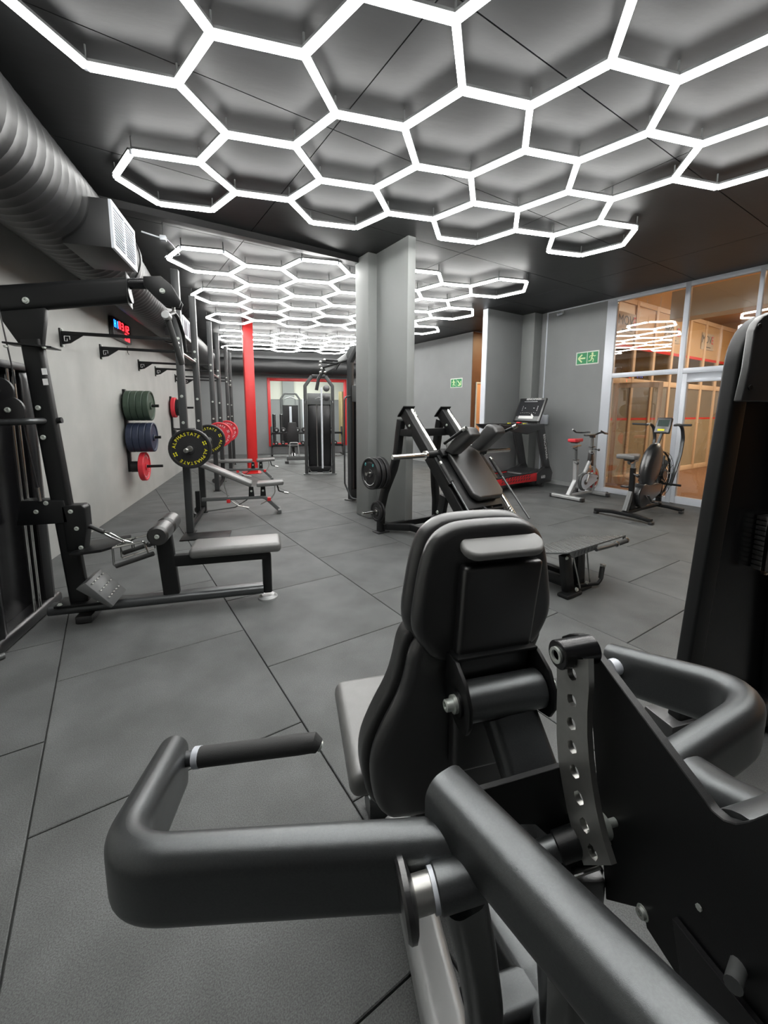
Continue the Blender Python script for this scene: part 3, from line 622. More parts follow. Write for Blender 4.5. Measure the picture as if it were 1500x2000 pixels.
# things hanging on it
t = thing('row_handle', 'small chrome and black V-grip row handle hanging on a carabiner from the low pulley', 'cable handle', Fr((-1.0, 3.22, 0)), 'cable attachments')
q2 = lambda x, y, z: Vector((x+1.0, y-3.22, z))
MB().tube([q2(-1.13, 3.22, .62), q2(-1.08, 3.19, .615), q2(-1.0, 3.19, .555), q2(-1.01, 3.21, .54), q2(-1.09, 3.22, .58), q2(-1.13, 3.22, .61)], .007, 8, .02).build('carabiner', M['chrome'], t)
MB().tube([q2(-1.0, 3.2, .55), q2(-.95, 3.2, .53), q2(-.95, 3.2, .50)], .01, 8, .01).build('swivel', M['chrome'], t)
for y in (3.12, 3.28):
    MB().tube([q2(-1.05, y, .53), q2(-.86, y, .56), q2(-.83, y, .46), q2(-1.05, y, .40), q2(-1.05, y, .53)], .007, 8, .012).build('frame', M['chrome'], t)
MB().cyl(q2(-1.04, 3.12, .40), q2(-.80, 3.12, .47), .016, 12, .003).build('grip', M['grip'], t)
MB().cyl(q2(-1.04, 3.28, .44), q2(-.80, 3.28, .51), .016, 12, .003).build('grip', M['grip'], t)
MB().cyl(q2(-1.05, 3.12, .53), q2(-.95, 3.28, .545), .008, 8).build('cross_pin', M['chrome'], t)
t = thing('pulldown_bar', 'black gripped pulldown bar with silver end cap hanging from the boom pulley', 'cable handle', Fr((-.60, 3.25, 0)), 'cable attachments')
q2 = lambda x, y, z: Vector((x+.60, y-3.25, z))
MB().cyl(q2(-.60, 3.25, 2.19), q2(-.60, 3.25, 2.12), .012, 10).build('clip', M['steel'], t)
MB().tube([q2(-.60, 3.25, 2.12), q2(-.59, 3.32, 2.10), q2(-.575, 3.40, 2.0), q2(-.57, 3.42, 1.88)], .013, 10, .06).build('bar', M['black'], t)
MB().tube([q2(-.60, 3.25, 2.12), q2(-.605, 3.12, 2.08), q2(-.60, 3.02, 2.03)], .013, 10, .06).build('bar', M['black'], t)
MB().cyl(q2(-.605, 3.04, 2.05), q2(-.545, 3.12, 1.76), .0185, 12, .003).build('grip', M['grip'], t)
MB().cyl(q2(-.605, 3.00, 2.055), q2(-.60, 3.05, 2.045), .026, 16, .003).build('end_cap', M['silver'], t)
MB().lathe([(0, .021), (.012, .021)], q2(-.572, 3.09, 1.90), (.2, .28, -1), 14).build('collar', M['steel'], t)

# ---------------------------------------------------------------- wall rig
RX = -.95; YS = [5.32, 6.42, 8.1, 9.2, 11.0, 12.1]; RZ = 3.0
F = Fr((RX, 5.32, 0)); q = lambda x, y, z: Vector((x-RX, y-5.32, z))
rig = thing('power_rack', 'long black wall-mounted rig of perforated uprights along the left wall', 'power rack', F)
holes = MB()
for y in YS:
    p = MB().box(q(RX, y, RZ/2+.005), (.078, .078, RZ-.01)).build('upright', M['rack'], rig, .004)
    h = MB()
    for k in range(28):
        z = .14+k*.10
        h.lathe([(0, .0115), (.0012, .0115)], q(RX, y-.0375, z), (0, -1, 0), 10)
        h.lathe([(0, .0115), (.0012, .0115)], q(RX+.0375, y, z), (1, 0, 0), 10)
    h.build('hole_row', M['steel'] if False else M['joint'], p, kind='stuff')
    for z in (1.02, 1.32, 1.62, 2.16, 2.26): bolt(p, q(RX, y-.038, z), (0, -1, 0), .014)
    MB().box(q(RX, y, .005), (.12, .14, .01)).build('foot_flange', M['black'], rig, .002)
    MB().bar([q(RX-.04, y, 2.25), q(XL+.012, y, 2.27)], .03, .035, .004).build('wall_beam', M['black'], rig)
    MB().box(q(XL+.008, y, 2.22), (.014, .06, .19)).build('wall_plate', M['black'], rig, .002)
    for z in (2.14, 2.30): bolt(rig, q(XL+.016, y, z), (1, 0, 0), .013)
    g = MB().prism([q(XL+.015, y-.008, 2.26), q(XL+.23, y-.008, 2.26), q(XL+.09, y-.008, 2.165), q(XL+.015, y-.008, 2.15)], (0, .012, 0)).build('gusset', M['black'], rig)
    # cut-out emblem on the gusset
    MB().tube([q(XL+.04, y-.012, 2.235), q(XL+.04, y-.012, 2.185), q(XL+.065, y-.012, 2.185), q(XL+.065, y-.012, 2.21)], .004, 4).tube([q(XL+.04, y-.012, 2.235), q(XL+.09, y-.012, 2.235), q(XL+.09, y-.012, 2.20)], .004, 4).build('emblem', M['white'], g)
for i in range(0, 6, 2):
    MB().cyl(q(RX, YS[i]+.037, 2.12), q(RX, YS[i+1]-.037, 2.12), .017, 12).build('pull_up_bar', M['steel'], rig)
    MB().bar([q(RX, YS[i]+.037, .06), q(RX, YS[i+1]-.037, .06)], .05, .05, .004).build('bottom_rail', M['black'], rig)
MB().prism([q(-1.01, 4.97, .003), q(-.48, 4.97, .003), q(-.48, 5.26, .003), q(-1.01, 5.26, .003)], (0, 0, .012)).build('floor_plate', M['black'], rig, .002)
for i, y in enumerate(YS[:4]):     # J-cups
    j = MB().box(q(RX+.06, y-.005, 1.03), (.045, .09, .22)).box(q(RX+.10, y-.005, .95), (.11, .07, .025)).box(q(RX+.155, y-.005, .985), (.014, .07, .09))
    j.build('j_cup', M['black'], rig, .003)
j = MB().box(q(RX-.10, 5.30, 1.13), (.03, .08, .22)).box(q(RX-.07, 5.30, 1.18), (.05, .05, .03)).box(q(RX-.07, 5.30, .98), (.06, .05, .03)); j.build('spotter_hook', M['black'], rig, .003)

# plates
def plate_mb(R_, th, hole=.027, hub=.055, lip=.02):
    return [(0, hole), (0, hub), (th*.18, hub), (th*.18, R_-.035), (0, R_-.025), (0, R_-lip*.4), (th*.12, R_), (th*.88, R_), (th, R_-lip*.4), (th, R_-.025), (th*.82, R_-.035), (th*.82, hub), (th, hub), (th, hole), (0, hole)]
def ringtext(parent, s, R_, size, m, org, u, v, a0, step, name='lettering'):
    u = Vector(u); v = Vector(v); org = Vector(org)
    for i, ch in enumerate(s):
        if ch == ' ': continue
        a = R(a0 - i*step); e = u*math.cos(a)+v*math.sin(a); tan = u*math.sin(a)-v*math.cos(a)
        text(name, ch, size, m, parent, basis(org+e*R_, tan, e))
def plate(label, loc, ax, R_, th, m, lettering=None, lm=None, group='bumper plates', flecks=0):
    f = Fr(loc); t = thing('weight_plate', label, 'weight plate', f, group)
    MB().lathe(plate_mb(R_, th), (0, 0, 0), ax, 40).build('disc', m, t)
    MB().lathe([(-.001, .026), (-.001, .034), (th+.001, .034), (th+.001, .026)], (0, 0, 0), ax, 20).build('hub_ring', M['steel'], t)
    if lettering:
        u, v = lettering
        for a0 in (172, -8):
            ringtext(t, 'ALPHASTATE', R_-.060, .050, lm, (Vector(ax)*(-.0006 if False else 0))+Vector(ax)*(th*.18-.0008), u, v, a0, 13.0)
            o = Vector(ax)*(th*.18-.0008); a = R(a0-150); e = Vector(u)*math.cos(a)+Vector(v)*math.sin(a)
            b = MB()
            for dx in (-.012, .012):
                for dz in (-.012, .012): b.bar([o+e*(R_-.058+dz)+e.cross(Vector(ax))*(dx-.009), o+e*(R_-.058+dz)+e.cross(Vector(ax))*(dx+.009)], .012, .001, .0002, up=ax)
            b.build('emblem', lm, t)
    return t
# barbells on the rig
def barbell(label, x, y0, y1, z):
    t = thing('barbell', label, 'barbell', Fr((x, (y0+y1)/2, 0)), 'rack barbells'); c = (y0+y1)/2
    MB().cyl((0, y0+.42-c, z), (0, y1-.42-c, z), .0145, 14).build('shaft', M['steel'], t)
    for s, y in ((1, y0), (-1, y1)):
        MB().lathe([(0, .018), (.004, .0245), (.40, .0245), (.40, .037), (.42, .037)], (0, y-c, z), (0, s, 0), 20).build('sleeve', M['steel'], t)
BX = RX+.10
barbell('steel barbell carrying the black yellow-lettered plates on the nearest uprights', BX, 4.77, 6.97, 1.04)
barbell('steel barbell carrying the red plates on the second pair of uprights', BX, 7.55, 9.75, 1.04)
UV = ((1, 0, 0), (0, 0, 1))
plate('black bumper plate with yellow ring lettering on the near end of the first barbell', (BX, 5.0, 1.04), (0, 1, 0), .222, .085, M['rubber'], UV, M['yellow'])
plate('black yellow-lettered bumper plate on the far end of the first barbell, behind the nearest', (BX, 6.56, 1.04), (0, 1, 0), .222, .085, M['rubber'], UV, M['yellow'])
plate('red bumper plate with white lettering on the near end of the second barbell', (BX, 7.88, 1.04), (0, 1, 0), .222, .085, M['red_rubber'], UV, M['white'])
plate('red bumper plate on the far end of the second barbell, half hidden by the nearer', (BX, 9.34, 1.04), (0, 1, 0), .222, .085, M['red_rubber'], UV, M['white'])
# storage pegs on the wall
def pegs(y, zs, label):
    t = thing('plate_storage', label, 'plate rack', Fr((XL, y, 0)))
    MB().box((.02, 0, 1.15), (.04, .07, 1.25)).build('wall_rail', M['black'], t, .004)
    for z in zs: MB().cyl((.04, 0, z), (.48, 0, z), .022, 14, .003).lathe([(0, .03), (.02, .03)], (.04, 0, z), (1, 0, 0), 14).build('peg', M['black'], t)
PY = 7.18
pegs(PY, (1.53, 1.05, .60), 'black wall rail with three pegs holding green, blue and red plates')
pegs(10.3, (1.53, 1.05), 'black wall rail farther along, holding red and black plates')
def wallplates(y, z, x0, specs):
    x = x0
    for lab, R_, th, m in specs:
        plate(lab, (x, y, z), (1, 0, 0), R_, th, m, group='plates on the wall pegs'); x += th+.002
    return x
nth = ['nearest the wall', 'second from the wall', 'third from the wall', 'outermost']
wallplates(PY, 1.53, XL+.045, [('dark green bumper plate, %s in the top stack of four' % n, .225, .082, M['green_rubber']) for n in nth])
wallplates(PY, 1.05, XL+.045, [('dark blue bumper plate, %s in the middle stack of four' % n, .225, .085, M['blue_rubber']) for n in nth])
MB().lathe([(0, .03), (0, .085), (.14, .085), (.14, .03)], (0, 0, 0), (1, 0, 0), 24)
tt = thing('spacer_block', 'short black round block between the wall and the lone lowest red plate', 'spacer', Fr((XL+.045, PY, 0)))
MB().lathe([(0, .024), (0, .085), (.13, .085), (.13, .024), (0, .024)], (0, 0, .60), (1, 0, 0), 24).build('block', M['rubber'], tt)
t = plate('lone red bumper plate with white lettering on the lowest wall peg', (XL+.18, PY, .60), (1, 0, 0), .222, .075, M['red_rubber'], group='plates on the wall pegs')
for a0 in (160, -20): ringtext(t, 'ALPHASTATE', .165, .036, M['white'], (.075*.82+.0012, 0, 0), (0, 1, 0), (0, 0, 1), a0, 13)
wallplates(10.3, 1.53, XL+.045, [('red bumper plate nearest the wall on the farther peg', .222, .085, M['red_rubber'])]+[('thin black plate, %s after the red one on the farther peg' % n, .18, .035, M['rubber']) for n in ('first', 'second', 'third')])
# led clock on the wall
t = thing('led_clock', 'black wall clock with blue H1 and red glowing digits', 'clock', Fr((XL, 7.2, 0), 90))
CZ = 2.62
MB().box((0, -.035, CZ), (.80, .05, .28)).build('case', M['plastic'], t, .006)
M['led_red'] = mat('red_led', (.5, 0, 0), .5, emit=(1, .02, .03), estr=6); M['led_blue'] = mat('blue_led', (0, .05, .5), .5, emit=(.01, .16, 1), estr=7)
def seg7(mb, ch, cx, cz, w, h, y):
    segs = {'0': 'abcdef', '1': 'bc', '2': 'abged', '3': 'abgcd', '4': 'fgbc', 'H': 'fbgec'}[ch]; tk = .014
    pos = {'a': ((-w, h), (w, h)), 'b': ((w, h), (w, 0)), 'c': ((w, 0), (w, -h)), 'd': ((-w, -h), (w, -h)), 'e': ((-w, 0), (-w, -h)), 'f': ((-w, h), (-w, 0)), 'g': ((-w, 0), (w, 0))}
    for s in segs:
        (x0, z0), (x1, z1) = pos[s]; mb.bar([(cx+x0*.9, y, cz+z0*.92), (cx+x1*.9, y, cz+z1*.92)], tk, .004, .001, up=(0, 1, 0))
a, b = MB(), MB()
seg7(a, 'H', -.32, CZ+.05, .032, .055, -.063); seg7(a, '1', -.24, CZ+.05, .032, .055, -.063); a.build('blue_digits', M['led_blue'], t)
for i, ch in enumerate('0312'): seg7(b, ch, -.12+i*.125, CZ+.062, .035, .05, -.063)
for i, ch in enumerate('20'): seg7(b, ch, .13+i*.125, CZ-.066, .035, .05, -.063)
b.build('red_digits', M['led_red'], t)
MB().tube([(.30, -.02, CZ-.17), (.30, -.02, CZ-.27), (.36, -.02, CZ-.29)], .006, 6, .02).build('cable', M['plastic'], t)

# ---------------------------------------------------------------- adjustable benches
def bench(label, x, y, ang):
    F = Fr((x, y, 0)); t = thing('adjustable_bench', label, 'weight bench', F, 'adjustable benches')
    MB().bar([(.02, 0, .235), (.86, 0, .235), (1.06, 0, .03)], .05, .06, .008, .12, up=(0, 1, 0)).build('main_beam', M['grey_metal'], t)
    MB().bar([(-.03, 0, .36), (-.03, 0, .04)], .06, .06, .008, up=(1, 0, 0)).build('rear_post', M['black'], t)
    MB().bar([(-.03, -.26, .035), (-.03, .26, .035)], .05, .06, .008).build('rear_foot', M['black'], t)
    MB().bar([(1.06, -.14, .03), (1.06, .14, .03)], .05, .05, .008).build('front_foot', M['grey_metal'], t)
    for s in (-1, 1): MB().cyl((-.07, s*.2, .05), (-.07, s*.2+.03, .05), .05, 16, .006).build('wheel', M['plastic'], t)
    c, s_ = math.cos(R(ang)), math.sin(R(ang)); P = lambda d, h: (.70-d*c-h*s_*-1*0+(-h*s_ if False else 0), 0, .40+d*s_+h)
    hinge = Vector((.70, 0, .385)); dv = Vector((-c, 0, s_)); nv = Vector((s_, 0, c))
    o = hinge+dv*.03+nv*.0
    pts = [o+Vector((0, -.13, 0)), o+Vector((0, .13, 0)), o+dv*.84+Vector((0, .15, 0)), o+dv*.84+Vector((0, -.15, 0))]
    MB().prism(pts, nv*.065).build('back_pad', M['leather_lit'], t, .022, 4, 60)
    MB().prism([Vector((.755, -.12, .395)), Vector((1.13, -.10, .41)), Vector((1.13, .10, .41)), Vector((.755, .12, .395))], (0, 0, .06)).build('seat_pad', M['leather_lit'], t, .02, 4, 60)
    MB().prism([(.64, -.03, .25), (.72, -.03, .25), (.71, -.03, .39), (.65, -.03, .40)], (0, .06, 0)).build('hinge_plate', M['black'], t, .004)
    MB().prism([(.80, -.03, .25), (.88, -.03, .25), (.87, -.03, .40), (.81, -.03, .40)], (0, .06, 0)).build('seat_hinge', M['black'], t, .004)
    for xx in (.68, .84): bolt(t, (xx, -.03, .33), (0, -1, 0), .012)
    a = o+dv*.36
    arc = [a+Vector((.0, 0, -.005)), Vector((a.x-.03, 0, a.z-.12)), Vector((a.x+.02, 0, .22)), Vector((.50, 0, .12)), Vector((.64, 0, .085))]
    MB().bar(arc, .012, .045, .004, .12, up=(0, 1, 0)).build('back_arc', M['steel'], t)
    MB().bar([Vector((1.00, 0, .40)), Vector((1.01, 0, .30)), Vector((.95, 0, .20)), Vector((.80, 0, .13))], .012, .045, .004, .1, up=(0, 1, 0)).build('seat_arc', M['steel'], t)
    MB().box((.37, -.005, .20), (.05, .07, .05)).box((.92, -.005, .20), (.05, .07, .05)).build('pop_pin', M['red_plastic'], t, .006)
    MB().tube([(1.04, 0, .40), (1.06, 0, .31), (1.16, 0, .28)], .010, 10, .03).build('handle', M['black'], t)
    MB().cyl((1.13, 0, .285), (1.20, 0, .272), .016, 12, .003).build('grip', M['steel'], t)
    MB().tube([(.05, .1, .04), (.45, .06, .09), (.62, .03, .2)], .008, 8, .05).build('link_rod', M['grey_metal'], t)
    return t
bench('adjustable bench with raised backrest, nearer of two, set against the rack uprights', -.95, 6.15, 26)
bench('flat-set adjustable bench beyond the inclined one, in front of the red column', -1.03, 9.2, 1)
# ---------------------------------------------------------------- hack squat machine
HF = Fr(ab(3.05, 3.125), TROT)
q = lambda b, a, z: Vector((b-3.125, a-3.05, z))
t = thing('hack_squat_machine', 'black plate-loaded hack squat with two steep rails and shoulder pads, right of the pillar', 'gym machine', HF)
def RP(b, s, h=0): return q(b, 3.87-.70*s-.714*h, 1.43-.714*s+.70*h)
rn = Vector((0, -.714, .70)); rd = Vector((0, -.70, -.714))
for b, sg in ((2.85, -1), (3.40, 1)):
    MB().bar([RP(b, -.02), RP(b, 1.86)], .07, .12, .008, up=rn).build('rail_beam', M['black'], t)
    MB().cyl(RP(b+.062, -.01, .05), RP(b+.062, 1.80, .05), .027, 18).build('guide_rod', M['chrome'], t)
    MB().box((0, 0, 0), (.17, .17, .012)); bx = MB().prism([RP(b-.06, -.03, -.08), RP(b+.10, -.03, -.08), RP(b+.10, -.03, .09), RP(b-.06, -.03, .09)], -rd*.012); bx.build('end_plate', M['black'], t, .002)
    bs = b + (-.02 if sg < 0 else .02)
    MB().bar([q(bs, 3.95, 1.22), q(b, 3.62, 1.22)], .06, .08, .006).build('upright_bracket', M['black'], t)
    pts = [q(bs, 3.93, 1.36), q(bs, 3.96, 1.22), q(bs, 4.0, .98), q(bs+sg*.02, 4.05, .78), q(bs+sg*.10, 4.12, .50), q(bs+sg*.14, 4.14, .30), q(bs+sg*.14, 4.14, .02)]
    MB().bar(pts, .075, .09, .012, .2, up=(0, 1, 0)).build('rear_upright', M['black'], t)
    MB().box(q(bs+sg*.14, 4.14, .008), (.16, .14, .016)).build('floor_foot', M['plastic'], t, .004)
    MB().bar([q(b, 3.18, .60), q(b, 3.30, .06)], .06, .09, .008, up=(0, 1, 0)).build('support_leg', M['black'], t)
    bolt(t, q(b-.04, 3.24, .42), (-1, 0, 0), .014); bolt(t, RP(b-.04, .18, .0), (-1, 0, 0), .012)
MB().bar([q(2.85, 3.82, 1.22), q(3.40, 3.82, 1.22)], .06, .09, .006).build('cross_beam', M['black'], t)
for s_, x0 in ((1, 2.69), (-1, 3.56)):
    MB().bar([q(x0, 4.14, .075), q(x0+s_*.28, 3.9, .075), q(x0+s_*.36, 3.2, .075), q(x0+s_*.36, 1.85, .075)], .06, .08, .008, .03).build('base_beam', M['black'], t)
MB().bar([q(2.9, 3.3, .075), q(3.35, 3.3, .075)], .06, .07, .006).build('base_cross', M['black'], t)
MB().bar([q(2.69, 4.10, .075), q(3.56, 4.10, .075)], .06, .07, .006).build('base_cross', M['black'], t)
# storage pegs
for sg, bx in ((-1, 2.80), (1, 3.45)):
    MB().lathe([(0, .034), (.02, .034), (.02, .024), (.34, .024), (.345, .018)], q(bx, 4.10, .74), (sg, 0, 0), 16).build('storage_peg', M['chrome'], t)
MB().lathe([(0, .034), (.02, .034), (.02, .024), (.28, .024), (.285, .018)], q(2.70, 4.12, .27), (-1, 0, 0), 16).build('storage_peg', M['chrome'], t)
# carriage
for b in (2.85, 3.40):
    MB().prism([RP(b-.05, .62, .07), RP(b+.11, .62, .07), RP(b+.11, 1.06, .07), RP(b-.05, 1.06, .07)], rn*.03).build('carriage_plate', M['black'], t, .004)
    for s_ in (.70, .98): MB().cyl(RP(b+.045, s_-.05, .045), RP(b+.045, s_+.05, .045), .042, 16, .004).build('bearing', M['black'], t); bolt(t, RP(b, s_, .102), rn, .012)
MB().prism([RP(2.86, .66, .12), RP(3.40, .66, .12), RP(3.40, .75, .12), RP(2.86, .75, .12)], rn*.05).build('carriage_beam', M['black'], t, .006)
MB().prism([RP(2.83, .70, .10), RP(3.33, .60, .10), RP(3.33, 1.38, .10), RP(2.83, 1.38, .10)], rn*.022).build('back_board', M['black'], t, .004)
hw = [(-.12, .55), (.12, .55), (.215, .76), (.215, 1.27), (.16, 1.33), (-.16, 1.33), (-.215, 1.27), (-.215, .76)]
MB().prism([RP(3.135+x, s_, .13) for x, s_ in hw], rn*.075).build('back_pad', M['leather'], t, .028, 4, 60)
def HX(px, py, b): return HF.x(px, py, b-3.125)
for sg, b0, poly, hn, hb in ((-1, 2.90, ((865, 881), (881, 889), (921, 851), (913, 836), (900, 834)), ((868, 866), (882, 856), (906, 839)), 2.87), (1, 3.21, ((916, 872), (934, 882), (971, 846), (965, 833), (949, 828)), ((955, 858), (985, 843), (1004, 834)), 3.38)):
    MB().prism([HX(x_, y_, b0) for x_, y_ in poly], (.145, 0, 0)).build('shoulder_pad', M['leather'], t, .026, 4, 60)
    MB().tube([HX(x_, y_, hb) for x_, y_ in hn], .015, 12, .04).build('shoulder_handle', M['black'], t)
    e0, e1 = HX(*hn[1], hb), HX(*hn[2], hb); ed = (e1-e0).normalized()
    MB().cyl(e1-ed*.01, e1+ed*.035, .022, 14, .003).build('handle_cap', M['chrome'], t)
    MB().bar([RP(b0+.07, .70, .12), RP(b0+.07, .70, .20)], .06, .05, .006).build('pad_bracket', M['black'], t)
    MB().cyl(RP(3.135+sg*.20, .68, .10), RP(3.135+sg*.42, .68, .10), .035, 18).build('horn_socket', M['black'], t)
    MB().lathe([(0, .045), (.025, .045), (.025, .026), (.42, .026), (.425, .022)], RP(3.135+sg*.42, .68, .10), (sg, 0, 0), 20).build('loading_horn', M['chrome'], t)
    lb = 3.13+sg*.36
    MB().cyl(RP(lb, .86, .17), RP(lb, 1.08, .17), .02, 12, .003).build('safety_grip', M['grip'], t)
    MB().cyl(RP(lb, .83, .17), RP(lb, .865, .17), .022, 12, .003).build('grip_cap', M['chrome'], t)
    MB().cyl(RP(lb, 1.08, .17), RP(lb, 1.62, .17), .012, 10).build('safety_lever', M['satin'], t)
    sp = []
    for k in range(61):
        a_ = k*2*math.pi/8; e = Vector((1, 0, 0))*math.cos(a_)+rn*math.sin(a_); sp.append(RP(2.895 if sg < 0 else 3.445, 1.40+k*.0035, .045)+e*.034)
    MB().tube(sp, .006, 5).build('bumper_spring', M['steel'], t)
MB().tube([RP(3.05, 1.33, .10), RP(3.05, 1.42, .12), RP(3.30, 1.42, .12), RP(3.32, 1.36, .10)], .014, 10, .03).build('release_bar', M['black'], t)
MB().prism([RP(3.18, 1.25, .02), RP(3.24, 1.25, .02), RP(3.24, 1.55, .02), RP(3.18, 1.55, .02)], rn*.03).build('centre_strut', M['black'], t, .004)
# foot platform
fpv = [q(2.80, 1.74, .42), q(3.62, 1.74, .42), q(3.62, 2.22, .28), q(2.80, 2.22, .28)]
pl = MB().prism(fpv, (0, 0, -.012)).build('foot_platform', M['grey_metal'], t, .002)
st = MB()
for i in range(26):
    for j in range(15):
        c = q(2.83+i*.0308, 1.76+j*.031, .4215-(j*.031+.02)*.2917); sgn = 1 if (i+j) % 2 else -1
        st.bar([c+Vector((-.008, -sgn*.008, .0)), c+Vector((.008, sgn*.008, .0))], .005, .003, .001)
st.build('tread_pattern', M['steel'], pl, kind='stuff')
lip = MB().prism([q(2.80, 1.738, .42), q(3.20, 1.738, .42), q(3.17, 1.738, .375), q(2.86, 1.738, .365)], (0, .006, 0)).build('front_lip', M['grey_metal'], t)
for k in range(7): MB().box(q(2.88+k*.044, 1.734, .395), (.008, .004, .035), ry=20).build('lip_slot', M['joint'], lip)
MB().box(q(3.61, 1.745, .395), (.03, .01, .05)).build('corner_tab', M['grey_metal'], t)
MB().tube([q(3.14, 1.72, .385), q(3.30, 1.71, .385), q(3.40, 1.70, .39)], .014, 12, .05).build('platform_handle', M['satin'], t)
MB().cyl(q(3.40, 1.70, .39), q(3.53, 1.69, .40), .02, 14, .003).build('platform_grip', M['grip'], t)
for x in (3.395, 3.53): MB().cyl(q(x, 1.70-(x-3.4)*.08, .39+(x-3.4)*.08), q(x+.014, 1.699-(x-3.4)*.08, .391+(x-3.4)*.08), .0225, 14).build('grip_ring', M['chrome'], t)
for b0, b1, a1 in ((2.84, 2.98, 1.83), (3.03, 3.17, 1.86)):
    MB().prism([q(b0, 1.80, .36), q(b0+.10, 1.80, .36), q(b1+.09, a1, .03), q(b1-.02, a1, .03)], (0, .05, 0)).build('platform_strut', M['black'], t, .006)
    MB().cyl(q(b0+.09, 1.78, .35), q(b1+.11, a1-.03, .05), .006, 8).build('tension_rod', M['steel'], t)
    MB().box(q(b1+.02, a1, .015), (.20, .10, .03)).build('strut_foot', M['black'], t, .01)
    bolt(t, q(b1+.06, a1-.03, .05), (0, -1, .4), .014)
bolt(t, q(2.86, 1.79, .35), (0, -1, 0), .012)
MB().tube([q(3.14, 1.86, .04), q(3.33, 1.79, .035), q(3.37, 1.79, .06), q(3.385, 1.79, .08)], .014, 12, .03).build('pedal_lever', M['black'], t)
MB().cyl(q(3.38, 1.795, .07), q(3.405, 1.80, .165), .020, 14, .003).build('pedal_grip', M['grip'], t)
MB().cyl(q(3.405, 1.80, .165), q(3.41, 1.80, .185), .022, 14, .003).build('pedal_cap', M['steel'], t)
# plates hanging on it
def gripplate(label, loc, R_, th, sg, ring=False):
    f = Fr(loc, TROT); tt = thing('weight_plate', label, 'weight plate', f, 'plates on the hack squat')
    MB().lathe([(0, .027), (0, .05), (th*.25, .055), (th*.25, R_-.03), (0, R_-.022), (0, R_-.008), (th*.2, R_), (th*.8, R_), (th, R_-.008), (th, .027), (0, .027)], (0, 0, 0), (sg, 0, 0), 36).build('disc', M['rubber'], tt)
    MB().lathe([(0, .026), (-.012, .027), (-.012, .036), (0, .038)], (0, 0, 0), (-sg, 0, 0), 20).build('hub_ring', M['chrome'], tt)
    for k in range(3):
        a0 = k*120+90; pr = []
        for i in range(9):
            aa_ = R(a0-26+52*i/8); pr.append(Vector((0, math.cos(aa_)*R_*.66, math.sin(aa_)*R_*.66)))
        x = (th*.25-.001) if ring is None else 0
        MB().sweep([p+Vector((sg*(th*.80 if sg*0 else th*.24), 0, 0)) for p in pr], rrect(.03 if R_ > .15 else .02, .006, .002, 2), (1, 0, 0)).build('grip_slot', M['joint'], tt)
    if ring:
        for aa_ in (52, 128):
            c = Vector((-.002*sg*0, math.cos(R(aa_))*R_*.70, math.sin(R(aa_))*R_*.70)); pp = []
            for i in range(7): pp.append(c+Vector((th+.0005 if False else 0, math.cos(i*math.pi/3)*.012, math.sin(i*math.pi/3)*.016)))
            MB().tube([p+Vector((sg*-.001, 0, 0)) for p in pp], .003, 4).build('printed_emblem', M['cyan'], tt)
        MB().tube([Vector((-.001, math.cos(R(k))*R_*.72, math.sin(R(k))*R_*.72)) for k in range(225, 316, 10)], .004, 4).build('printed_arc', M['white'], tt)
    return tt
gripplate('black rubber grip plate with cyan emblem, outermost of three on the upper left peg', ab(4.10, 2.50, .74), .19, .05, 1, True)
gripplate('black rubber grip plate, middle one of three on the upper left peg', ab(4.10, 2.565, .74), .19, .05, 1)
gripplate('black rubber grip plate, innermost of three on the upper left peg', ab(4.10, 2.63, .74), .19, .05, 1)
gripplate('small black grip plate on the lower left storage peg', ab(4.12, 2.60, .27), .12, .03, 1)
gripplate('thin black grip plate behind the small one on the lower left peg', ab(4.12, 2.635, .27), .125, .03, 1)

# ---------------------------------------------------------------- treadmill
M['screen'] = mat('dark_screen', (.012, .013, .016), .6, spec=.25)
TF = Fr(ab(5.35, 6.3), TROT); q = lambda b, a, z: Vector((b-6.3, a-5.35, z))
t = thing('treadmill', 'black treadmill with red side panel and tilted console, beside the right-hand fin wall', 'treadmill', TF)
A0, A1 = 5.02, 5.60
dk = []
for aa_, nm in ((A0, 'near'), (A1-.07, 'far')):
    MB().prism([q(5.25, aa_, .14), q(7.15, aa_, .14), q(7.15, aa_, .31), q(5.25, aa_, .24)], (0, .07, 0)).build('side_rail', M['red_plastic'], t, .01)
sl = MB()
for k in range(11):
    for j in range(2):
        b_ = 5.85+k*.075; z = .18+j*.055+(b_-5.95)*.02
        sl.prism([q(b_, A0-.005, z-.008), q(b_+.03, A0-.005, z-.004), q(b_+.06, A0-.005, z+.034), q(b_+.035, A0-.005, z+.03)], (0, .008, 0))
sl.build('vent_slot', M['plastic'], t)
MB().prism([q(5.25, A0+.07, .20), q(6.75, A0+.07, .26), q(6.75, A1-.07, .26), q(5.25, A1-.07, .20)], (0, 0, .02)).build('running_belt', M['rubber'], t)
for aa_ in (A0, A1-.07): MB().prism([q(5.25, aa_, .245), q(6.70, aa_, .30), q(6.70, aa_+.07, .30), q(5.25, aa_+.07, .245)], (0, 0, .012)).build('foot_rail', M['plastic'], t)
hood = [q(6.55, A0+.02, .24), q(6.60, A0+.02, .30), q(6.75, A0+.02, .345), q(7.0, A0+.02, .36), q(7.2, A0+.02, .33), q(7.25, A0+.02, .12), q(6.75, A0+.02, .10)]
MB().prism(hood, (0, A1-A0-.04, 0)).build('motor_cover', M['plastic'], t, .02, 3)
MB().prism([q(6.85, A0-.02, .09), q(7.28, A0-.02, .09), q(7.32, A0-.02, .28), q(7.22, A0-.02, .42), q(7.05, A0-.02, .42), q(6.85, A0-.02, .30)], (0, .06, 0)).build('side_shell', M['plastic'], t, .012, 3)
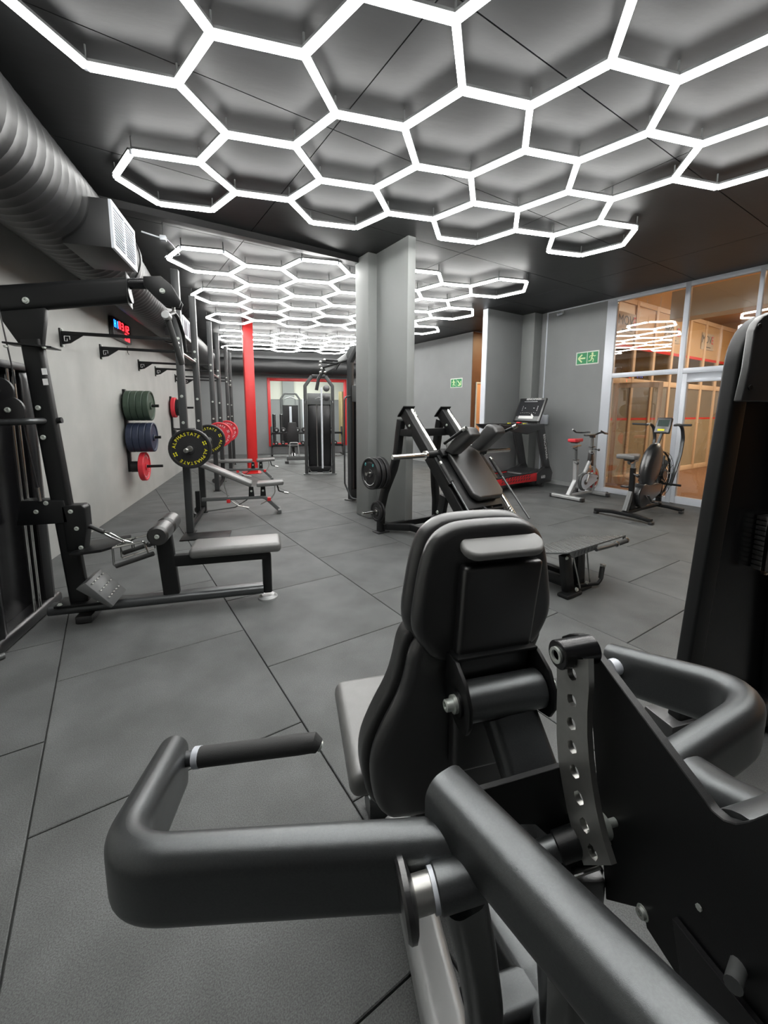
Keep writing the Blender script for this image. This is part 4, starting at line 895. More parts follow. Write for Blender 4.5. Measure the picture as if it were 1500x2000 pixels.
MB().prism([q(6.85, A1-.04, .09), q(7.28, A1-.04, .09), q(7.32, A1-.04, .28), q(7.22, A1-.04, .42), q(7.05, A1-.04, .42), q(6.85, A1-.04, .30)], (0, .06, 0)).build('side_shell', M['plastic'], t, .012, 3)
for aa_ in (A0-.02, A1-.04):
    MB().prism([q(7.05, aa_, .36), q(7.24, aa_, .36), q(6.98, aa_, 1.22), q(6.74, aa_, 1.22)], (0, .06, 0)).build('upright', M['plastic'], t, .012, 3)
    MB().prism([q(5.75, aa_-.005, 1.24), q(6.98, aa_-.005, 1.24), q(6.96, aa_-.005, 1.16), q(6.5, aa_-.005, 1.05), q(6.1, aa_-.005, 1.10), q(5.85, aa_-.005, 1.17)], (0, .07, 0)).build('arm_rest', M['plastic'], t, .015, 3)
MB().box(q(6.82, (A0+A1)/2, 1.19), (.28, A1-A0, .09)).build('console_bridge', M['plastic'], t, .015, 3)
MB().box(q(6.65, (A0+A1)/2, 1.245), (.16, A1-A0-.1, .015)).build('cup_tray', M['grey_metal'], t, .004)
MB().box(q(6.55, 5.26, 1.26), (.06, .08, .03)).build('stop_key', M['red_plastic'], t, .008)
for aa_ in (5.12, 5.48): MB().box(q(6.56, aa_, 1.245), (.12, .03, .012)).build('sensor_strip', M['yellow'], t)
cz = basis(q(6.92, (A0+A1)/2, 1.50), (0, -1, 0), (.42, 0, .9))
c_ = inst('console', MB().box((0, 0, 0), (.62, .50, .045)).mesh('console', M['plastic'], .015, 3), t, cz)
inst('screen', MB().box((0, .03, .024), (.54, .34, .004)).mesh('screen', M['screen']), c_)
inst('lower_panel', MB().box((0, -.19, .024), (.50, .09, .004)).mesh('lower_panel', M['grey_metal']), c_)
inst('label_strip', MB().box((-.02, -.165, .027), (.34, .06, .002)).mesh('label_strip', M['white']), c_)
text('console_lettering', 'BENCHMARK', .058, M['white'], c_, Matrix.Translation((.03, .222, .0235)), .0006)
dots = MB()
random.seed(3)
for k in range(9): dots.box((-.17+k*.042, -.07+random.uniform(-.01, .01), .0265), (.014, .005, .001))
for k in range(5): dots.box((-.16, -.02+k*.022, .0265), (.012, .006, .001)).box((.18, -.02+k*.022, .0265), (.016, .008, .001))
dots.box((-.10, .03, .0265), (.022, .01, .001)).box((.10, .03, .0265), (.022, .01, .001)).box((-.02, .17, .0265), (.30, .006, .001))
inst('printed_marks', dots.mesh('printed_marks', M['white']), c_)
inst('hanging_tag', MB().box((.11, -.12, .03), (.05, .025, .004), rz=-40).mesh('hanging_tag', M['white']), c_)
MB().bar([q(6.94, 5.31, 1.24), q(6.96, 5.31, 1.40)], .05, .22, .01, up=(1, 0, 0)).build('console_neck', M['plastic'], t)
text('side_lettering', 'BENCHMARK', .085, M['white'], t, basis(q(7.04, A0-.0215, .80), (.22, 0, -.80), (.8, 0, .22)), .0006)
text('model_number', '600', .085, M['white'], t, basis(q(7.02, A0-.0215, .21), (1, 0, .0), (0, 0, 1)), .0006)
for b_ in (5.4, 7.1):
    for aa_ in (A0+.05, A1-.05): MB().cyl(q(b_, aa_, 0), q(b_, aa_, .15), .03, 14, .004).build('foot', M['plastic'], t)

# ---------------------------------------------------------------- spin bike
SF = Fr(ab(4.08, 6.45), TROT)
q = lambda b, a, z: Vector((b-6.45, a-4.08, z))
t = thing('spin_bike', 'silver spin bike with red saddle and white chain guard, left of the fan bike', 'exercise bike', SF)
A = 4.08
def tb(pts, r, name, m, fil=0, seg=12): return MB().tube([q(*p) for p in pts], r, seg, fil).build(name, m, t)
MB().bar([q(6.40, A-.27, .04), q(6.40, A+.27, .04)], .09, .06, .02, n=4).build('rear_stabiliser', M['silver'], t)
MB().bar([q(7.18, A-.25, .04), q(7.18, A+.25, .04)], .08, .06, .02, n=4).build('front_stabiliser', M['silver'], t)
for b_, s in ((6.40, -1), (6.40, 1), (7.18, -1), (7.18, 1)): MB().box(q(b_, A+s*.28, .035), (.10, .04, .065)).build('stabiliser_cap', M['plastic'], t, .01)
for s in (-1, 1): MB().lathe([(0, .03), (.02, .03)], q(7.23, A+s*.24, .05), (0, 1, 0), 14).build('transport_wheel', M['plastic'], t)
MB().bar([q(6.42, A, .06), q(7.18, A, .06)], .05, .04, .01).build('frame_spine', M['silver'], t)
MB().bar([q(6.44, A, .06), q(6.62, A, .30), q(6.60, A, .66)], .065, .075, .02, .1, up=(0, 1, 0)).build('seat_tube', M['silver'], t)
tb([(6.62, A, .32), (6.88, A, .40), (7.02, A, .62)], .035, 'down_tube', M['silver'], .08)
MB().bar([q(7.16, A, .05), q(7.16, A, .50), q(7.06, A, .80)], .06, .07, .02, .1, up=(0, 1, 0)).build('fork', M['silver'], t)
MB().box(q(6.60, A, .66), (.08, .07, .02)).build('clamp_ring', M['plastic'], t, .006)
tb([(6.60, A, .64), (6.585, A, .90)], .02, 'seat_post', M['grey_metal'])
MB().bar([q(6.46, A, .885), q(6.70, A, .905)], .035, .03, .006).build('seat_slider', M['steel'], t)
tb([(6.66, A, .90), (6.67, A, .97)], .012, 'saddle_stem', M['steel'])
sd = [(6.42, 0), (6.43, -.07), (6.50, -.085), (6.58, -.05), (6.74, -.022), (6.76, 0), (6.74, .022), (6.58, .05), (6.50, .085), (6.43, .07)]
MB().prism([q(b_, A+y, .965) for b_, y in sd], (0, 0, .055)).build('saddle', M['red_rubber'], t, .016, 3, 60)
MB().prism([q(6.48+(b_-6.42)*.55, A+y*.7, .945) for b_, y in sd], (0, 0, .025)).build('saddle_base', M['plastic'], t, .008)
for b_, y, z in ((6.55, -.05, .62), (6.50, -.04, .86), (6.98, -.05, .76), (7.14, -.06, .82)): MB().cyl(q(b_, A, z), q(b_, A+y, z-.01), .01, 8).ball(q(b_, A+y*1.3, z-.01), .022, seg=10).build('lever_knob', M['plastic'], t)
MB().prism([q(6.98, A-.03, .60), q(7.10, A-.03, .52), q(7.10, A-.03, .78), q(7.0, A-.03, .80)], (0, .06, 0)).build('brake_shroud', M['plastic'], t, .012)
MB().box(q(6.985, A-.036, .52), (.05, .004, .06), ry=40).build('round_sticker', M['peach'], t)
tb([(7.06, A, .78), (7.05, A, 1.04)], .022, 'handlebar_post', M['steel'])
MB().box(q(7.06, A, .86), (.11, .07, .02)).build('clamp_ring', M['plastic'], t, .006)
MB().box(q(7.05, A, 1.05), (.08, .07, .06)).build('handlebar_clamp', M['plastic'], t, .01)
tb([(6.86, A-.03, 1.07), (7.05, A-.05, 1.08), (7.14, A-.10, 1.12), (7.10, A-.24, 1.10), (6.96, A-.26, 1.11), (6.84, A-.25, 1.16)], .016, 'handlebar', M['plastic'], .05)
tb([(6.86, A+.03, 1.07), (7.05, A+.05, 1.08), (7.14, A+.10, 1.12), (7.10, A+.24, 1.10), (6.96, A+.26, 1.11), (6.84, A+.25, 1.16)], .016, 'handlebar', M['plastic'], .05)
tb([(6.86, A-.03, 1.07), (6.84, A, 1.07), (6.86, A+.03, 1.07)], .016, 'bar_bridge', M['plastic'])
MB().lathe([(-.02, .02), (-.02, .17), (-.015, .215), (.015, .215), (.02, .17), (.02, .02)], q(7.13, A+.01, .29), (0, 1, 0), 36).build('flywheel', M['steel'], t)
MB().lathe([(0, .08), (0, .13)], q(7.13, A-.013, .29), (0, 1, 0), 30).lathe([(-.002, .09), (-.002, .16), (.0, .16)], q(7.13, A-.012, .29), (0, 1, 0), 30).build('red_ring', M['red_rubber'], t)
gd = []
for k in range(13): a_ = R(90+180*k/12); gd.append(q(6.80+.155*math.cos(a_), A-.075, .27+.155*math.sin(a_)))
for k in range(9): a_ = R(-90+180*k/8); gd.append(q(7.16+.06*math.cos(a_), A-.075, .31+.06*math.sin(a_)))
MB().prism(gd, (0, .045, 0)).build('chain_guard', M['grey_metal'], t, .006)
cc = q(6.98, A-.075, .29); gin = [cc+(p-cc)*.88+Vector((0, -.004, 0)) for p in gd]
MB().prism(gin, (0, .006, 0)).build('guard_face', M['alu'], t)
MB().lathe([(0, .045), (.006, .045)], q(6.80, A-.083, .27), (0, -1, 0), 18).lathe([(0, .02), (.006, .02)], q(7.16, A-.083, .31), (0, -1, 0), 14).build('crank_boss', M['plastic'], t)
for s, dx, dz in ((-1, .05, .16), (1, -.05, -.16)):
    MB().bar([q(6.80, A+s*.10, .27), q(6.80+dx, A+s*.10, .27+dz)], .018, .03, .004, up=(0, 1, 0)).build('crank_arm', M['steel'], t)
    MB().box(q(6.80+dx, A+s*.15, .27+dz), (.10, .08, .03)).build('pedal', M['chrome'], t, .006)

# ---------------------------------------------------------------- fan bike
AF = Fr(ab(2.87, 6.35), TROT); A = 2.87
q = lambda b, a, z: Vector((b-6.35, a-2.87, z))
t = thing('fan_bike', 'black fan bike with rounded shroud and curved moving arms, in front of the glazing', 'exercise bike', AF)
pts = [q(5.86, A-.36, .05), q(5.86, A-.15, .075), q(5.86, A+.15, .075), q(5.86, A+.40, .05)]
MB().bar(pts, .07, .05, .012, .2).build('rear_stabiliser', M['black'], t)
MB().bar([q(6.90, A-.32, .05), q(6.90, A-.12, .07), q(6.90, A+.12, .07), q(6.90, A+.26, .05)], .07, .05, .012, .2).build('front_stabiliser', M['black'], t)
for b_, y in ((5.86, -.36), (5.86, .38), (6.90, -.30), (6.90, .24)): MB().box(q(b_, A+y, .02), (.08, .05, .04)).build('stabiliser_foot', M['plastic'], t, .008)
MB().bar([q(5.86, A, .08), q(6.25, A, .09), q(6.90, A, .09)], .06, .05, .01).build('spine', M['black'], t)
MB().bar([q(5.90, A, .10), q(6.02, A, .36)], .08, .06, .01, up=(0, 1, 0)).build('seat_mast_base', M['grey_metal'], t)
MB().bar([q(6.03, A, .20), q(6.02, A, .70)], .06, .06, .008, up=(0, 1, 0)).build('seat_mast', M['black'], t)
MB().bar([q(6.02, A, .68), q(6.015, A, .78)], .045, .045, .006, up=(0, 1, 0)).build('seat_post', M['silver'], t)
MB().bar([q(5.88, A, .785), q(6.12, A, .80)], .04, .025, .006).build('seat_slider', M['silver'], t)
for b_ in (5.86, ): MB().cyl(q(b_-.02, A-.03, .78), q(b_+.06, A-.03, .785), .022, 12, .004).build('slide_knob', M['chrome'], t)
MB().cyl(q(6.0, A-.03, .62), q(5.96, A-.08, .61), .012, 8).ball(q(5.95, A-.10, .61), .026, seg=12).build('height_knob', M['plastic'], t)
sd = [(5.76, 0), (5.77, -.12), (5.86, -.14), (5.97, -.09), (6.13, -.03), (6.15, 0), (6.13, .03), (5.97, .09), (5.86, .14), (5.77, .12)]
MB().prism([q(b_, A+y, .835) for b_, y in sd], (0, 0, .06)).build('saddle', M['leather_lit'], t, .022, 3, 60)
MB().prism([q(5.86+(b_-5.76)*.5, A+y*.5, .805) for b_, y in sd], (0, 0, .035)).build('saddle_base', M['plastic'], t, .008)
# shroud and fan
MB().lathe([(-.075, .02), (-.075, .16), (-.06, .26), (-.02, .30), (.02, .30), (.06, .26), (.075, .16), (.075, .02)], (0, 0, 0), (0, 1, 0), 40)
sh = MB(); vs = []
prof = [(-.085, .0), (-.08, .55), (-.065, .85), (-.03, 1), (.03, 1), (.065, .85), (.08, .55), (.085, 0)]
n = 36
for k in range(n):
    a_ = 2*math.pi*k/n; rx, rz_ = .215, .325
    for y, s in prof:
        c = q(6.52, A+y, .70); vs.append(c+Vector((math.cos(a_)*rx*s+math.sin(a_)*rz_*s*.30, 0, math.sin(a_)*rz_*s)))
fs = []
m_ = len(prof)
for k in range(n):
    for i in range(m_-1): fs.append([k*m_+i, ((k+1) % n)*m_+i, ((k+1) % n)*m_+i+1, k*m_+i+1])
sh.add(vs, fs).build('shroud', M['plastic'], t, sharp=80)
MB().box(q(6.60, A-.02, 1.02), (.06, .03, .006)).build('shroud_sticker', M['white'], t)
fan = MB()
for y in (-.07, .07):
    for r in (.10, .16, .22, .28, .335): fan.tube([q(6.80+r*math.cos(a_*math.pi/16), A+y*(1-r*.8), .55+r*math.sin(a_*math.pi/16)) for a_ in range(33)], .0035, 5)
    for k in range(16): a_ = k*math.pi/8; fan.cyl(q(6.80+.06*math.cos(a_), A+y, .55+.06*math.sin(a_)), q(6.80+.335*math.cos(a_), A+y*.73, .55+.335*math.sin(a_)), .003, 5)
fan.build('fan_cage', M['black'], t)
MB().tube([q(6.80+.34*math.cos(a_*math.pi/16), A, .55+.34*math.sin(a_*math.pi/16)) for a_ in range(33)], .014, 6).build('fan_rim', M['black'], t)
bl = MB()
for k in range(10):
    a_ = k*math.pi/5; c, s_ = math.cos(a_), math.sin(a_)
    bl.prism([q(6.80+.05*c, A-.03, .55+.05*s_), q(6.80+.29*c, A-.03, .55+.29*s_), q(6.80+.29*math.cos(a_+.2), A+.03, .55+.29*math.sin(a_+.2)), q(6.80+.05*math.cos(a_+.4), A+.03, .55+.05*math.sin(a_+.4))], (0, .003, 0))
bl.build('fan_blade_set', M['grey_metal'], t)
MB().lathe([(-.08, .06), (.08, .06)], q(6.80, A, .55), (0, 1, 0), 20).build('fan_hub', M['plastic'], t)
# lower cover, cranks
lc = []
for k in range(17): a_ = R(60+240*k/16); lc.append(q(6.28+.17*math.cos(a_), A-.07, .29+.17*math.sin(a_)))
lc += [q(6.75, A-.07, .28), q(6.80, A-.07, .42), q(6.60, A-.07, .45)]
MB().prism(lc, (0, .14, 0)).build('belt_cover', M['plastic'], t, .02, 3)
for s, dx, dz in ((-1, .12, -.10), (1, -.12, .10)):
    MB().bar([q(6.30, A+s*.10, .30), q(6.30+dx, A+s*.10, .30+dz)], .018, .032, .004, up=(0, 1, 0)).build('crank_arm', M['grey_metal'], t)
    MB().box(q(6.30+dx, A+s*.16, .30+dz), (.10, .10, .025)).build('pedal', M['plastic'], t, .006)
MB().prism([q(5.99, A-.02, .10), q(6.15, A-.02, .10), q(6.10, A-.02, .34), q(6.02, A-.02, .32)], (0, .04, 0)).build('mast_gusset', M['black'], t, .004)
MB().bar([q(6.86, A, .09), q(6.86, A, .45)], .05, .07, .008, up=(0, 1, 0)).build('front_mast', M['black'], t)
for s in (-1, 1):
    aa_ = A+s*.19
    ar = [q(6.82, aa_-s*.04, .40), q(6.84, aa_, .62), q(6.96, aa_, .86), q(7.0, aa_, 1.08), q(6.93, aa_, 1.25), q(6.80, aa_, 1.30), q(6.70, aa_, 1.28)]
    MB().sweep(fillet(ar, .16, 6), rrect(.028, .045, .01, 3), (0, 1, 0)).build('moving_arm', M['satin'], t)
    MB().cyl(q(6.71, aa_+s*.01, 1.285), q(6.70, aa_+s*.20, 1.29), .016, 12, .003).build('arm_grip', M['grip'], t)
    bolt(t, q(6.72, aa_-.03, 1.285), (0, -1, 0), .012)
    MB().cyl(q(6.82, A, .42), q(6.82, aa_+s*.10, .42), .016, 12, .002).build('foot_peg', M['black'], t)
MB().bar([q(6.66, A-.0, .98), q(6.80, A-.0, 1.22)], .035, .035, .008, up=(0, 1, 0)).build('console_mast', M['satin'], t)
cs = inst('console', MB().box((0, 0, 0), (.20, .24, .05)).mesh('console', M['plastic'], .012, 3), t, basis(q(6.80, A, 1.27), (0, -1, 0), (.35, 0, .9)))
inst('display', MB().box((0, .03, .026), (.15, .10, .003)).mesh('display', mat('green_display', (.012, .035, .028), .6)), cs)
inst('label', MB().box((-.01, -.075, .027), (.09, .03, .003)).mesh('label', M['yellow']), cs)

# ---------------------------------------------------------------- cable towers
def tower(x, y, rot, label, grp, wide=.62, H=2.25):
    t = thing('cable_tower', label, 'gym machine', Fr((x, y, 0), rot), grp)
    w = wide/2
    for s in (-1, 1):
        MB().bar([(s*w, 0, .02), (s*w, 0, H-.22), (s*(w-.16), 0, H)], .075, .09, .012, .02, up=(0, 1, 0)).build('tower_upright', M['rack'], t)
        MB().tube([(s*(w-.03), -.05, 1.70), (s*(w-.0), -.15, 1.68), (s*(w-.0), -.16, .9), (s*(w+.01), -.15, .30), (s*(w-.10), -.12, .06), (s*.06, -.12, .06)], .014, 10, .08).build('guard_tube', M['satin'], t)
        MB().box((s*(w), 0, .01), (.14, .18, .02)).build('foot', M['grey_metal'], t, .003)
    MB().bar([(-(w-.16), 0, H), ((w-.16), 0, H)], .075, .09, .012, up=(0, 1, 0)).build('top_beam', M['black'], t)
    MB().box((0, .03, .88), (wide-.09, .02, 1.60)).build('shroud_panel', M['shroud'], t, .004)
    MB().box((0, -.01, 1.74), (wide-.09, .03, .26)).build('head_plate', M['grey_metal'], t, .008)
    MB().tube([(-.09, -.028, 1.74), (.0, -.028, 1.78), (.07, -.028, 1.74), (.0, -.028, 1.71), (.11, -.028, 1.76)], .006, 5, .02).build('printed_emblem', M['silver'], t)
    MB().box((0, 0, .12), (wide-.09, .12, .14)).build('base_box', M['black'], t, .008)
    for s in (-1, 1): MB().cyl((s*.055, -.05, .18), (s*.055, -.05, 1.62), .012, 12).build('guide_rod', M['chrome'], t)
    for z in (1.98, 1.78): MB().lathe([(0, .05), (.006, .075), (.02, .065), (.034, .075), (.04, .05)], (.17, -.06, z), (0, 1, 0), 20).build('pulley', M['plastic'], t)
    MB().cyl((.06, -.09, .15), (.06, -.09, 2.0), .022, 12).build('front_column', M['alu'], t)
    return t
t = tower(1.13, 9.74, -8, 'black cable tower standing alone in front of the red-framed opening', 'cable towers')
t = tower(1.52, 6.42, -50, 'black cable tower half hidden behind the pillar, with high boom', 'cable towers', .74, 2.46)
# boom reaching left from the tower behind the pillar
q = lambda x, y, z: Vector((x, y, z))
bt = thing('lat_pull_boom', 'angled grey boom of a lat machine with pulley arms, emerging from behind the pillar', 'machine boom', Fr((0, 0, 0)))
B = lambda px, py, d: W0.d(px, py, d)
P = [W0.y(700, 678, 6.9), W0.y(660, 708, 6.9), W0.y(634, 722, 6.9)]
MB().bar(P, .09, .11, .01, .02, up=(0, 1, 0)).build('boom_beam', M['silver'], bt)
MB().bar([W0.y(634, 720, 6.88), W0.y(622, 740, 6.88), W0.y(618, 762, 6.88)], .05, .06, .008, up=(0, 1, 0)).build('drop_arm', M['black'], bt)
MB().lathe([(0, .02), (0, .14), (.05, .14), (.05, .02)], W0.y(694, 692, 6.80), (0, 1, 0), 26).build('boom_pulley', M['grey_metal'], bt)
for (a_, b_) in (((626, 707), (658, 710)), ((634, 703), (660, 705)), ((629, 718), (690, 700)), ((655, 722), (664, 708))):
    MB().cyl(W0.y(*a_, 6.80), W0.y(*b_, 6.80), .016, 10).build('link_arm', M['black'], bt)
for a_ in ((626, 707), (634, 703), (625, 714), (626, 727), (635, 727), (628, 720)): MB().ball(W0.y(*a_, 6.79), .022, seg=8).build('bolt_cap', M['steel'], bt)
MB().bar([W0.y(700, 678, 6.9), W0.y(700, 678, 6.9)+Vector((.42, 0, .10)), W0.y(700, 678, 6.9)+Vector((.5, 0, -.25))], .09, .11, .01, .02, up=(0, 1, 0)).build('boom_root', M['black'], bt)

# ---------------------------------------------------------------- dumbbell rack by the far wall
DF = Fr((1.3, 14.3, 0))
t = thing('dumbbell_rack', 'two-tier black dumbbell rack under the red-framed opening', 'dumbbell rack', DF)
for x in (-1.22, 1.12): MB().bar([(x, -.2, .02), (x, .05, .95)], .05, .06, .006, up=(1, 0, 0)).bar([(x, -.3, .03), (x, .25, .03)], .05, .05, .006).build('side_frame', M['black'], t)
for z, y in ((.34, -.12), (.74, .0)): MB().box((-.05, y, z), (2.34, .26, .03), rx=-12).box((-.05, y-.12, z), (2.34, .02, .05)).build('tray', M['black'], t, .004)
def dumb(label, x, y, z, r):
    d = thing('dumbbell', label, 'dumbbell', Fr((x, y, z)), 'dumbbells on the far rack')
    MB().cyl((0, -.11, 0), (0, .11, 0), .016, 8).build('handle', M['steel'], d)
    for s in (-1, 1): MB().lathe([(0, r*.8), (.01, r), (.06, r), (.07, r*.8)], (0, s*.07 if s > 0 else -.14, 0), (0, 1, 0), 16).build('head', M['rubber'], d)
    MB().lathe([(0, r*.35), (.004, r*.35)], (0, -.141, 0), (0, -1, 0), 12).build('end_badge', M['silver'], d)
ORD = ('leftmost', 'second from left', 'third from left', 'fourth from left', 'middle', 'fifth from right', 'fourth from right', 'third from right', 'second from right', 'rightmost')
for k in range(9): dumb('round black dumbbell, upper tray of the far rack, '+(ORD[:5]+ORD[6:])[k], .24+k*.225, 14.30, .845, .085)
for k in range(10): dumb('small black dumbbell, lower tray of the far rack, '+(ORD[:4]+('fifth from left',)+ORD[5:])[k], .22+k*.215, 14.18, .42, .065)
# seated machine in front of it
SFm = Fr((.66, 12.35, 0)); t = thing('seated_machine', 'black upright seat machine with grey footrest, in front of the dumbbell rack', 'gym machine', SFm)
MB().prism([(-.13, .1, .45), (.13, .1, .45), (.17, .1, .70), (.11, .1, 1.14), (-.11, .1, 1.14), (-.17, .1, .70)], (0, .08, 0)).build('back_pad', M['rubber'], t, .02, 3, 60)
MB().box((0, -.05, .48), (.30, .34, .07)).build('seat_pad', M['leather'], t, .02, 3)
MB().bar([(0, .2, 1.0), (0, .3, .1)], .07, .08, .01, up=(1, 0, 0)).build('seat_post', M['black'], t)
MB().bar([(-.20, -.3, .14), (1.0, -.3, .14)], .08, .12, .01).build('base_beam', M['grey_metal'], t)
MB().box((-.20, -.3, .04), (.1, .25, .08)).build('wheel_foot', M['plastic'], t, .01)
MB().tube([(-.13, -.3, .2), (-.10, -.32, .58), (.12, -.32, .58), (.15, -.3, .2)], .016, 10, .03).build('footrest_frame', M['silver'], t)
for s in (-1, 1): MB().cyl((s*.02, .0, .45), (s*.04, -.25, .18), .02, 8).build('strut', M['chrome'], t)

# ---------------------------------------------------------------- room beyond: another tower and a brass column
t = thing('gym_tower', 'grey cable tower seen through the red-framed opening, in the room beyond', 'gym machine', Fr((.85, YF+2.2, 0)))
for s in (-1, 1): MB().bar([(s*.36, 0, .02), (s*.36, 0, 1.95), (s*.22, 0, 2.15)], .07, .08, .01, .02, up=(0, 1, 0)).build('upright', M['grey_metal'], t)
MB().bar([(-.22, 0, 2.15), (.22, 0, 2.15)], .07, .08, .01, up=(0, 1, 0)).build('top_beam', M['grey_metal'], t)
MB().tube([(-.24, 0, 1.72), (-.22, 0, 1.95), (0, 0, 2.02), (.22, 0, 1.95), (.24, 0, 1.72)], .02, 8, .1).build('hoop', M['silver'], t)
MB().box((0, .02, .95), (.60, .03, 1.5)).build('shroud', M['shroud'], t); MB().box((0, -.02, .95), (.09, .03, 1.4)).build('white_column', M['alu'], t)
t = thing('roller_stand', 'two upright dark rollers left of the tower in the room beyond', 'equipment', Fr((.05, YF+1.6, 0)))
for x in (0.15, .42): MB().cyl((x, 0, .02), (x, 0, 1.35), .06, 14, .01).build('roller', M['plastic'], t)
t = thing('brass_column', 'pale brass-coloured round column at the right of the room beyond', 'column', Fr((3.05, YF+3.0, 0)))
MB().cyl((0, 0, 0), (0, 0, 2.3), .14, 20).build('shaft', mat('brass', (.55, .45, .25), .35, .7), t)
t = thing('tall_panel', 'tall dark panel standing behind the tower in the room beyond', 'panel', Fr((1.75, YF+3.8, 0)))
MB().box((0, 0, 1.0), (.5, .04, 2.0)).build('board', M['plastic'], t, .01); MB().box((-.28, 0, 1.0), (.04, .05, 2.0)).build('edge_post', M['alu'], t, .004)
# ---------------------------------------------------------------- seated dip / press machine in the foreground
XC = .47
GF = Fr((XC, .9, 0)); q = lambda x, y, z: Vector((x-XC, y-.9, z))
dd = GF.d
t = thing('seated_dip_machine', 'large black seated press machine with padded backrest and bent tube arms, nearest the camera', 'gym machine', GF)
# backrest: cushion in front, moulded shell behind, raised spine
def mirror(h): return h+[(2*XC-x, z) for x, z in reversed(h)]
up_ = [(.43, 1.225), (.37, 1.22), (.325, 1.19), (.305, 1.14), (.292, 1.07), (.280, .98), (.300, .93), (.33, .885), (.40, .87)]
lo_ = [(.36, .955), (.30, .945), (.272, .91), (.262, .85), (.245, .79), (.205, .72), (.172, .645), (.168, .57), (.19, .47), (.25, .43)]
def outline(h, k=1.0, dz=0, zc=1.05): return mirror([(XC+(x-XC)*k, zc+(z-zc)*k+dz) for x, z in h])
def smooth(pts, n=3):      # Chaikin
    for _ in range(n):
        o = []
        for i in range(len(pts)):
            a, b = pts[i], pts[(i+1) % len(pts)]; o += [(a[0]*.75+b[0]*.25, a[1]*.75+b[1]*.25), (a[0]*.25+b[0]*.75, a[1]*.25+b[1]*.75)]
        pts = o
    return pts
def rec(z): return .0 + (z-.45)*.0        # the back stands almost upright
def slabp(h, k, y0, th, name, m, bev, zc, seg=5):
    o = smooth(outline(h, k*(1.04 if zc > 1 else 1), 0, zc), 2)
    if zc < 1: o = [(x if x < XC else XC+(x-XC)*(.62 if z < .80 else .62+.3*min(1, (z-.80)/.1)), z) for x, z in o]
    return MB().prism([q(x+.028, y0, z-(.026 if zc > 1 else .014)) for x, z in o], (0, th, 0)).build(name, m, t, bev, seg, 70)
slabp(up_, 1.0, .905, .06, 'back_cushion', M['shell'], .028, 1.05)
slabp(up_, .965, .852, .055, 'back_shell', M['shell'], .036, 1.05)
slabp(lo_, 1.0, .915, .06, 'lumbar_cushion', M['leather'], .022, .7)
slabp(lo_, .955, .862, .055, 'lumbar_shell', M['shell'], .03, .7)
sp = [(.388, 1.125), (.372, .80), (.375, .60), (.52, .60), (.56, .80), (.598, 1.125)]
s_ = MB().prism([q(x+.03, .822, z-.022) for x, z in sp], (0, .04, 0)).build('back_spine', M['plastic'], t, .012, 4, 60)
o_ = []
for k in range(9): a_ = R(90+180*k/8); o_.append((.420+.034*math.cos(a_), math.sin(a_)*.034))
for k in range(9): a_ = R(-90+180*k/8); o_.append((.566+.034*math.cos(a_), math.sin(a_)*.034))
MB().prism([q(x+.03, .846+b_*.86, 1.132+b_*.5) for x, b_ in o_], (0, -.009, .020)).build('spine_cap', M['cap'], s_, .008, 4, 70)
# seat
MB().prism([q(.175, .95, .43), q(.195, 1.37, .43), q(.62, 1.37, .43), q(.60, .95, .43)], (0, 0, .075)).build('seat_pad', M['leather_lit'], t, .03, 5, 70)
MB().prism([q(.22, .99, .40), q(.24, 1.34, .40), q(.60, 1.34, .40), q(.58, .99, .40)], (0, 0, .03)).build('seat_board', M['plastic'], t, .005)
MB().bar([q(.47, 1.16, .41), q(.47, 1.16, .08)], .10, .07, .02, up=(0, 1, 0)).build('seat_post', M['satin'], t)
# pivot behind the back
c0, c1 = GF.y(903, 1372, -.115), GF.y(1052, 1342, -.115)
ax = (c1-c0).normalized()
pv = MB().cyl(c0, c1, .044, 28, .004).build('pivot_barrel', M['satin'], t)
for c, s_ in ((c0, -1), (c1, 1)):
    e = c+ax*s_*.001; o = []
    for k in range(13): a_ = R(-30-150*k/12 - 20); o.append((math.cos(a_)*.052, math.sin(a_)*.052))
    pts = [e+Vector((0, b_, z)) for b_, z in ((.075, .085), (.02, .088), (-.03, .060), (-.055, .02), (-.056, -.02), (-.04, -.05), (0, -.062), (.04, -.05), (.075, -.03))]
    MB().prism(pts, ax*s_*.010).build('pivot_cheek', M['black'], t, .003)
    MB().cyl(e+ax*s_*.009, e+ax*s_*.016, .030, 20).build('pivot_washer', M['black'], t)
    MB().cyl(e+ax*s_*.015, e+ax*s_*.024, .020, 18).build('washer', M['zinc'], t)
    MB().lathe([(0, .0135), (.018, .0135), (.020, .011), (.020, .008), (.012, .007)], e+ax*s_*.022, ax*s_, 16).build('pivot_bolt', M['zinc'], t)
MB().prism([c0+Vector((-.005, .075, .080)), c0+Vector((-.005, .018, .086)), c1+Vector((.005, .018, .086)), c1+Vector((.005, .075, .080))], (0, 0, .008)).build('pivot_web', M['black'], t, .002)
MB().sweep([q(.535, .80, .735), q(.565, .62, .50), q(.60, .60, .09)], rrect(.125, .075, .02, 4), (0, 1, 0)).build('rear_upright', M['satin'], t)
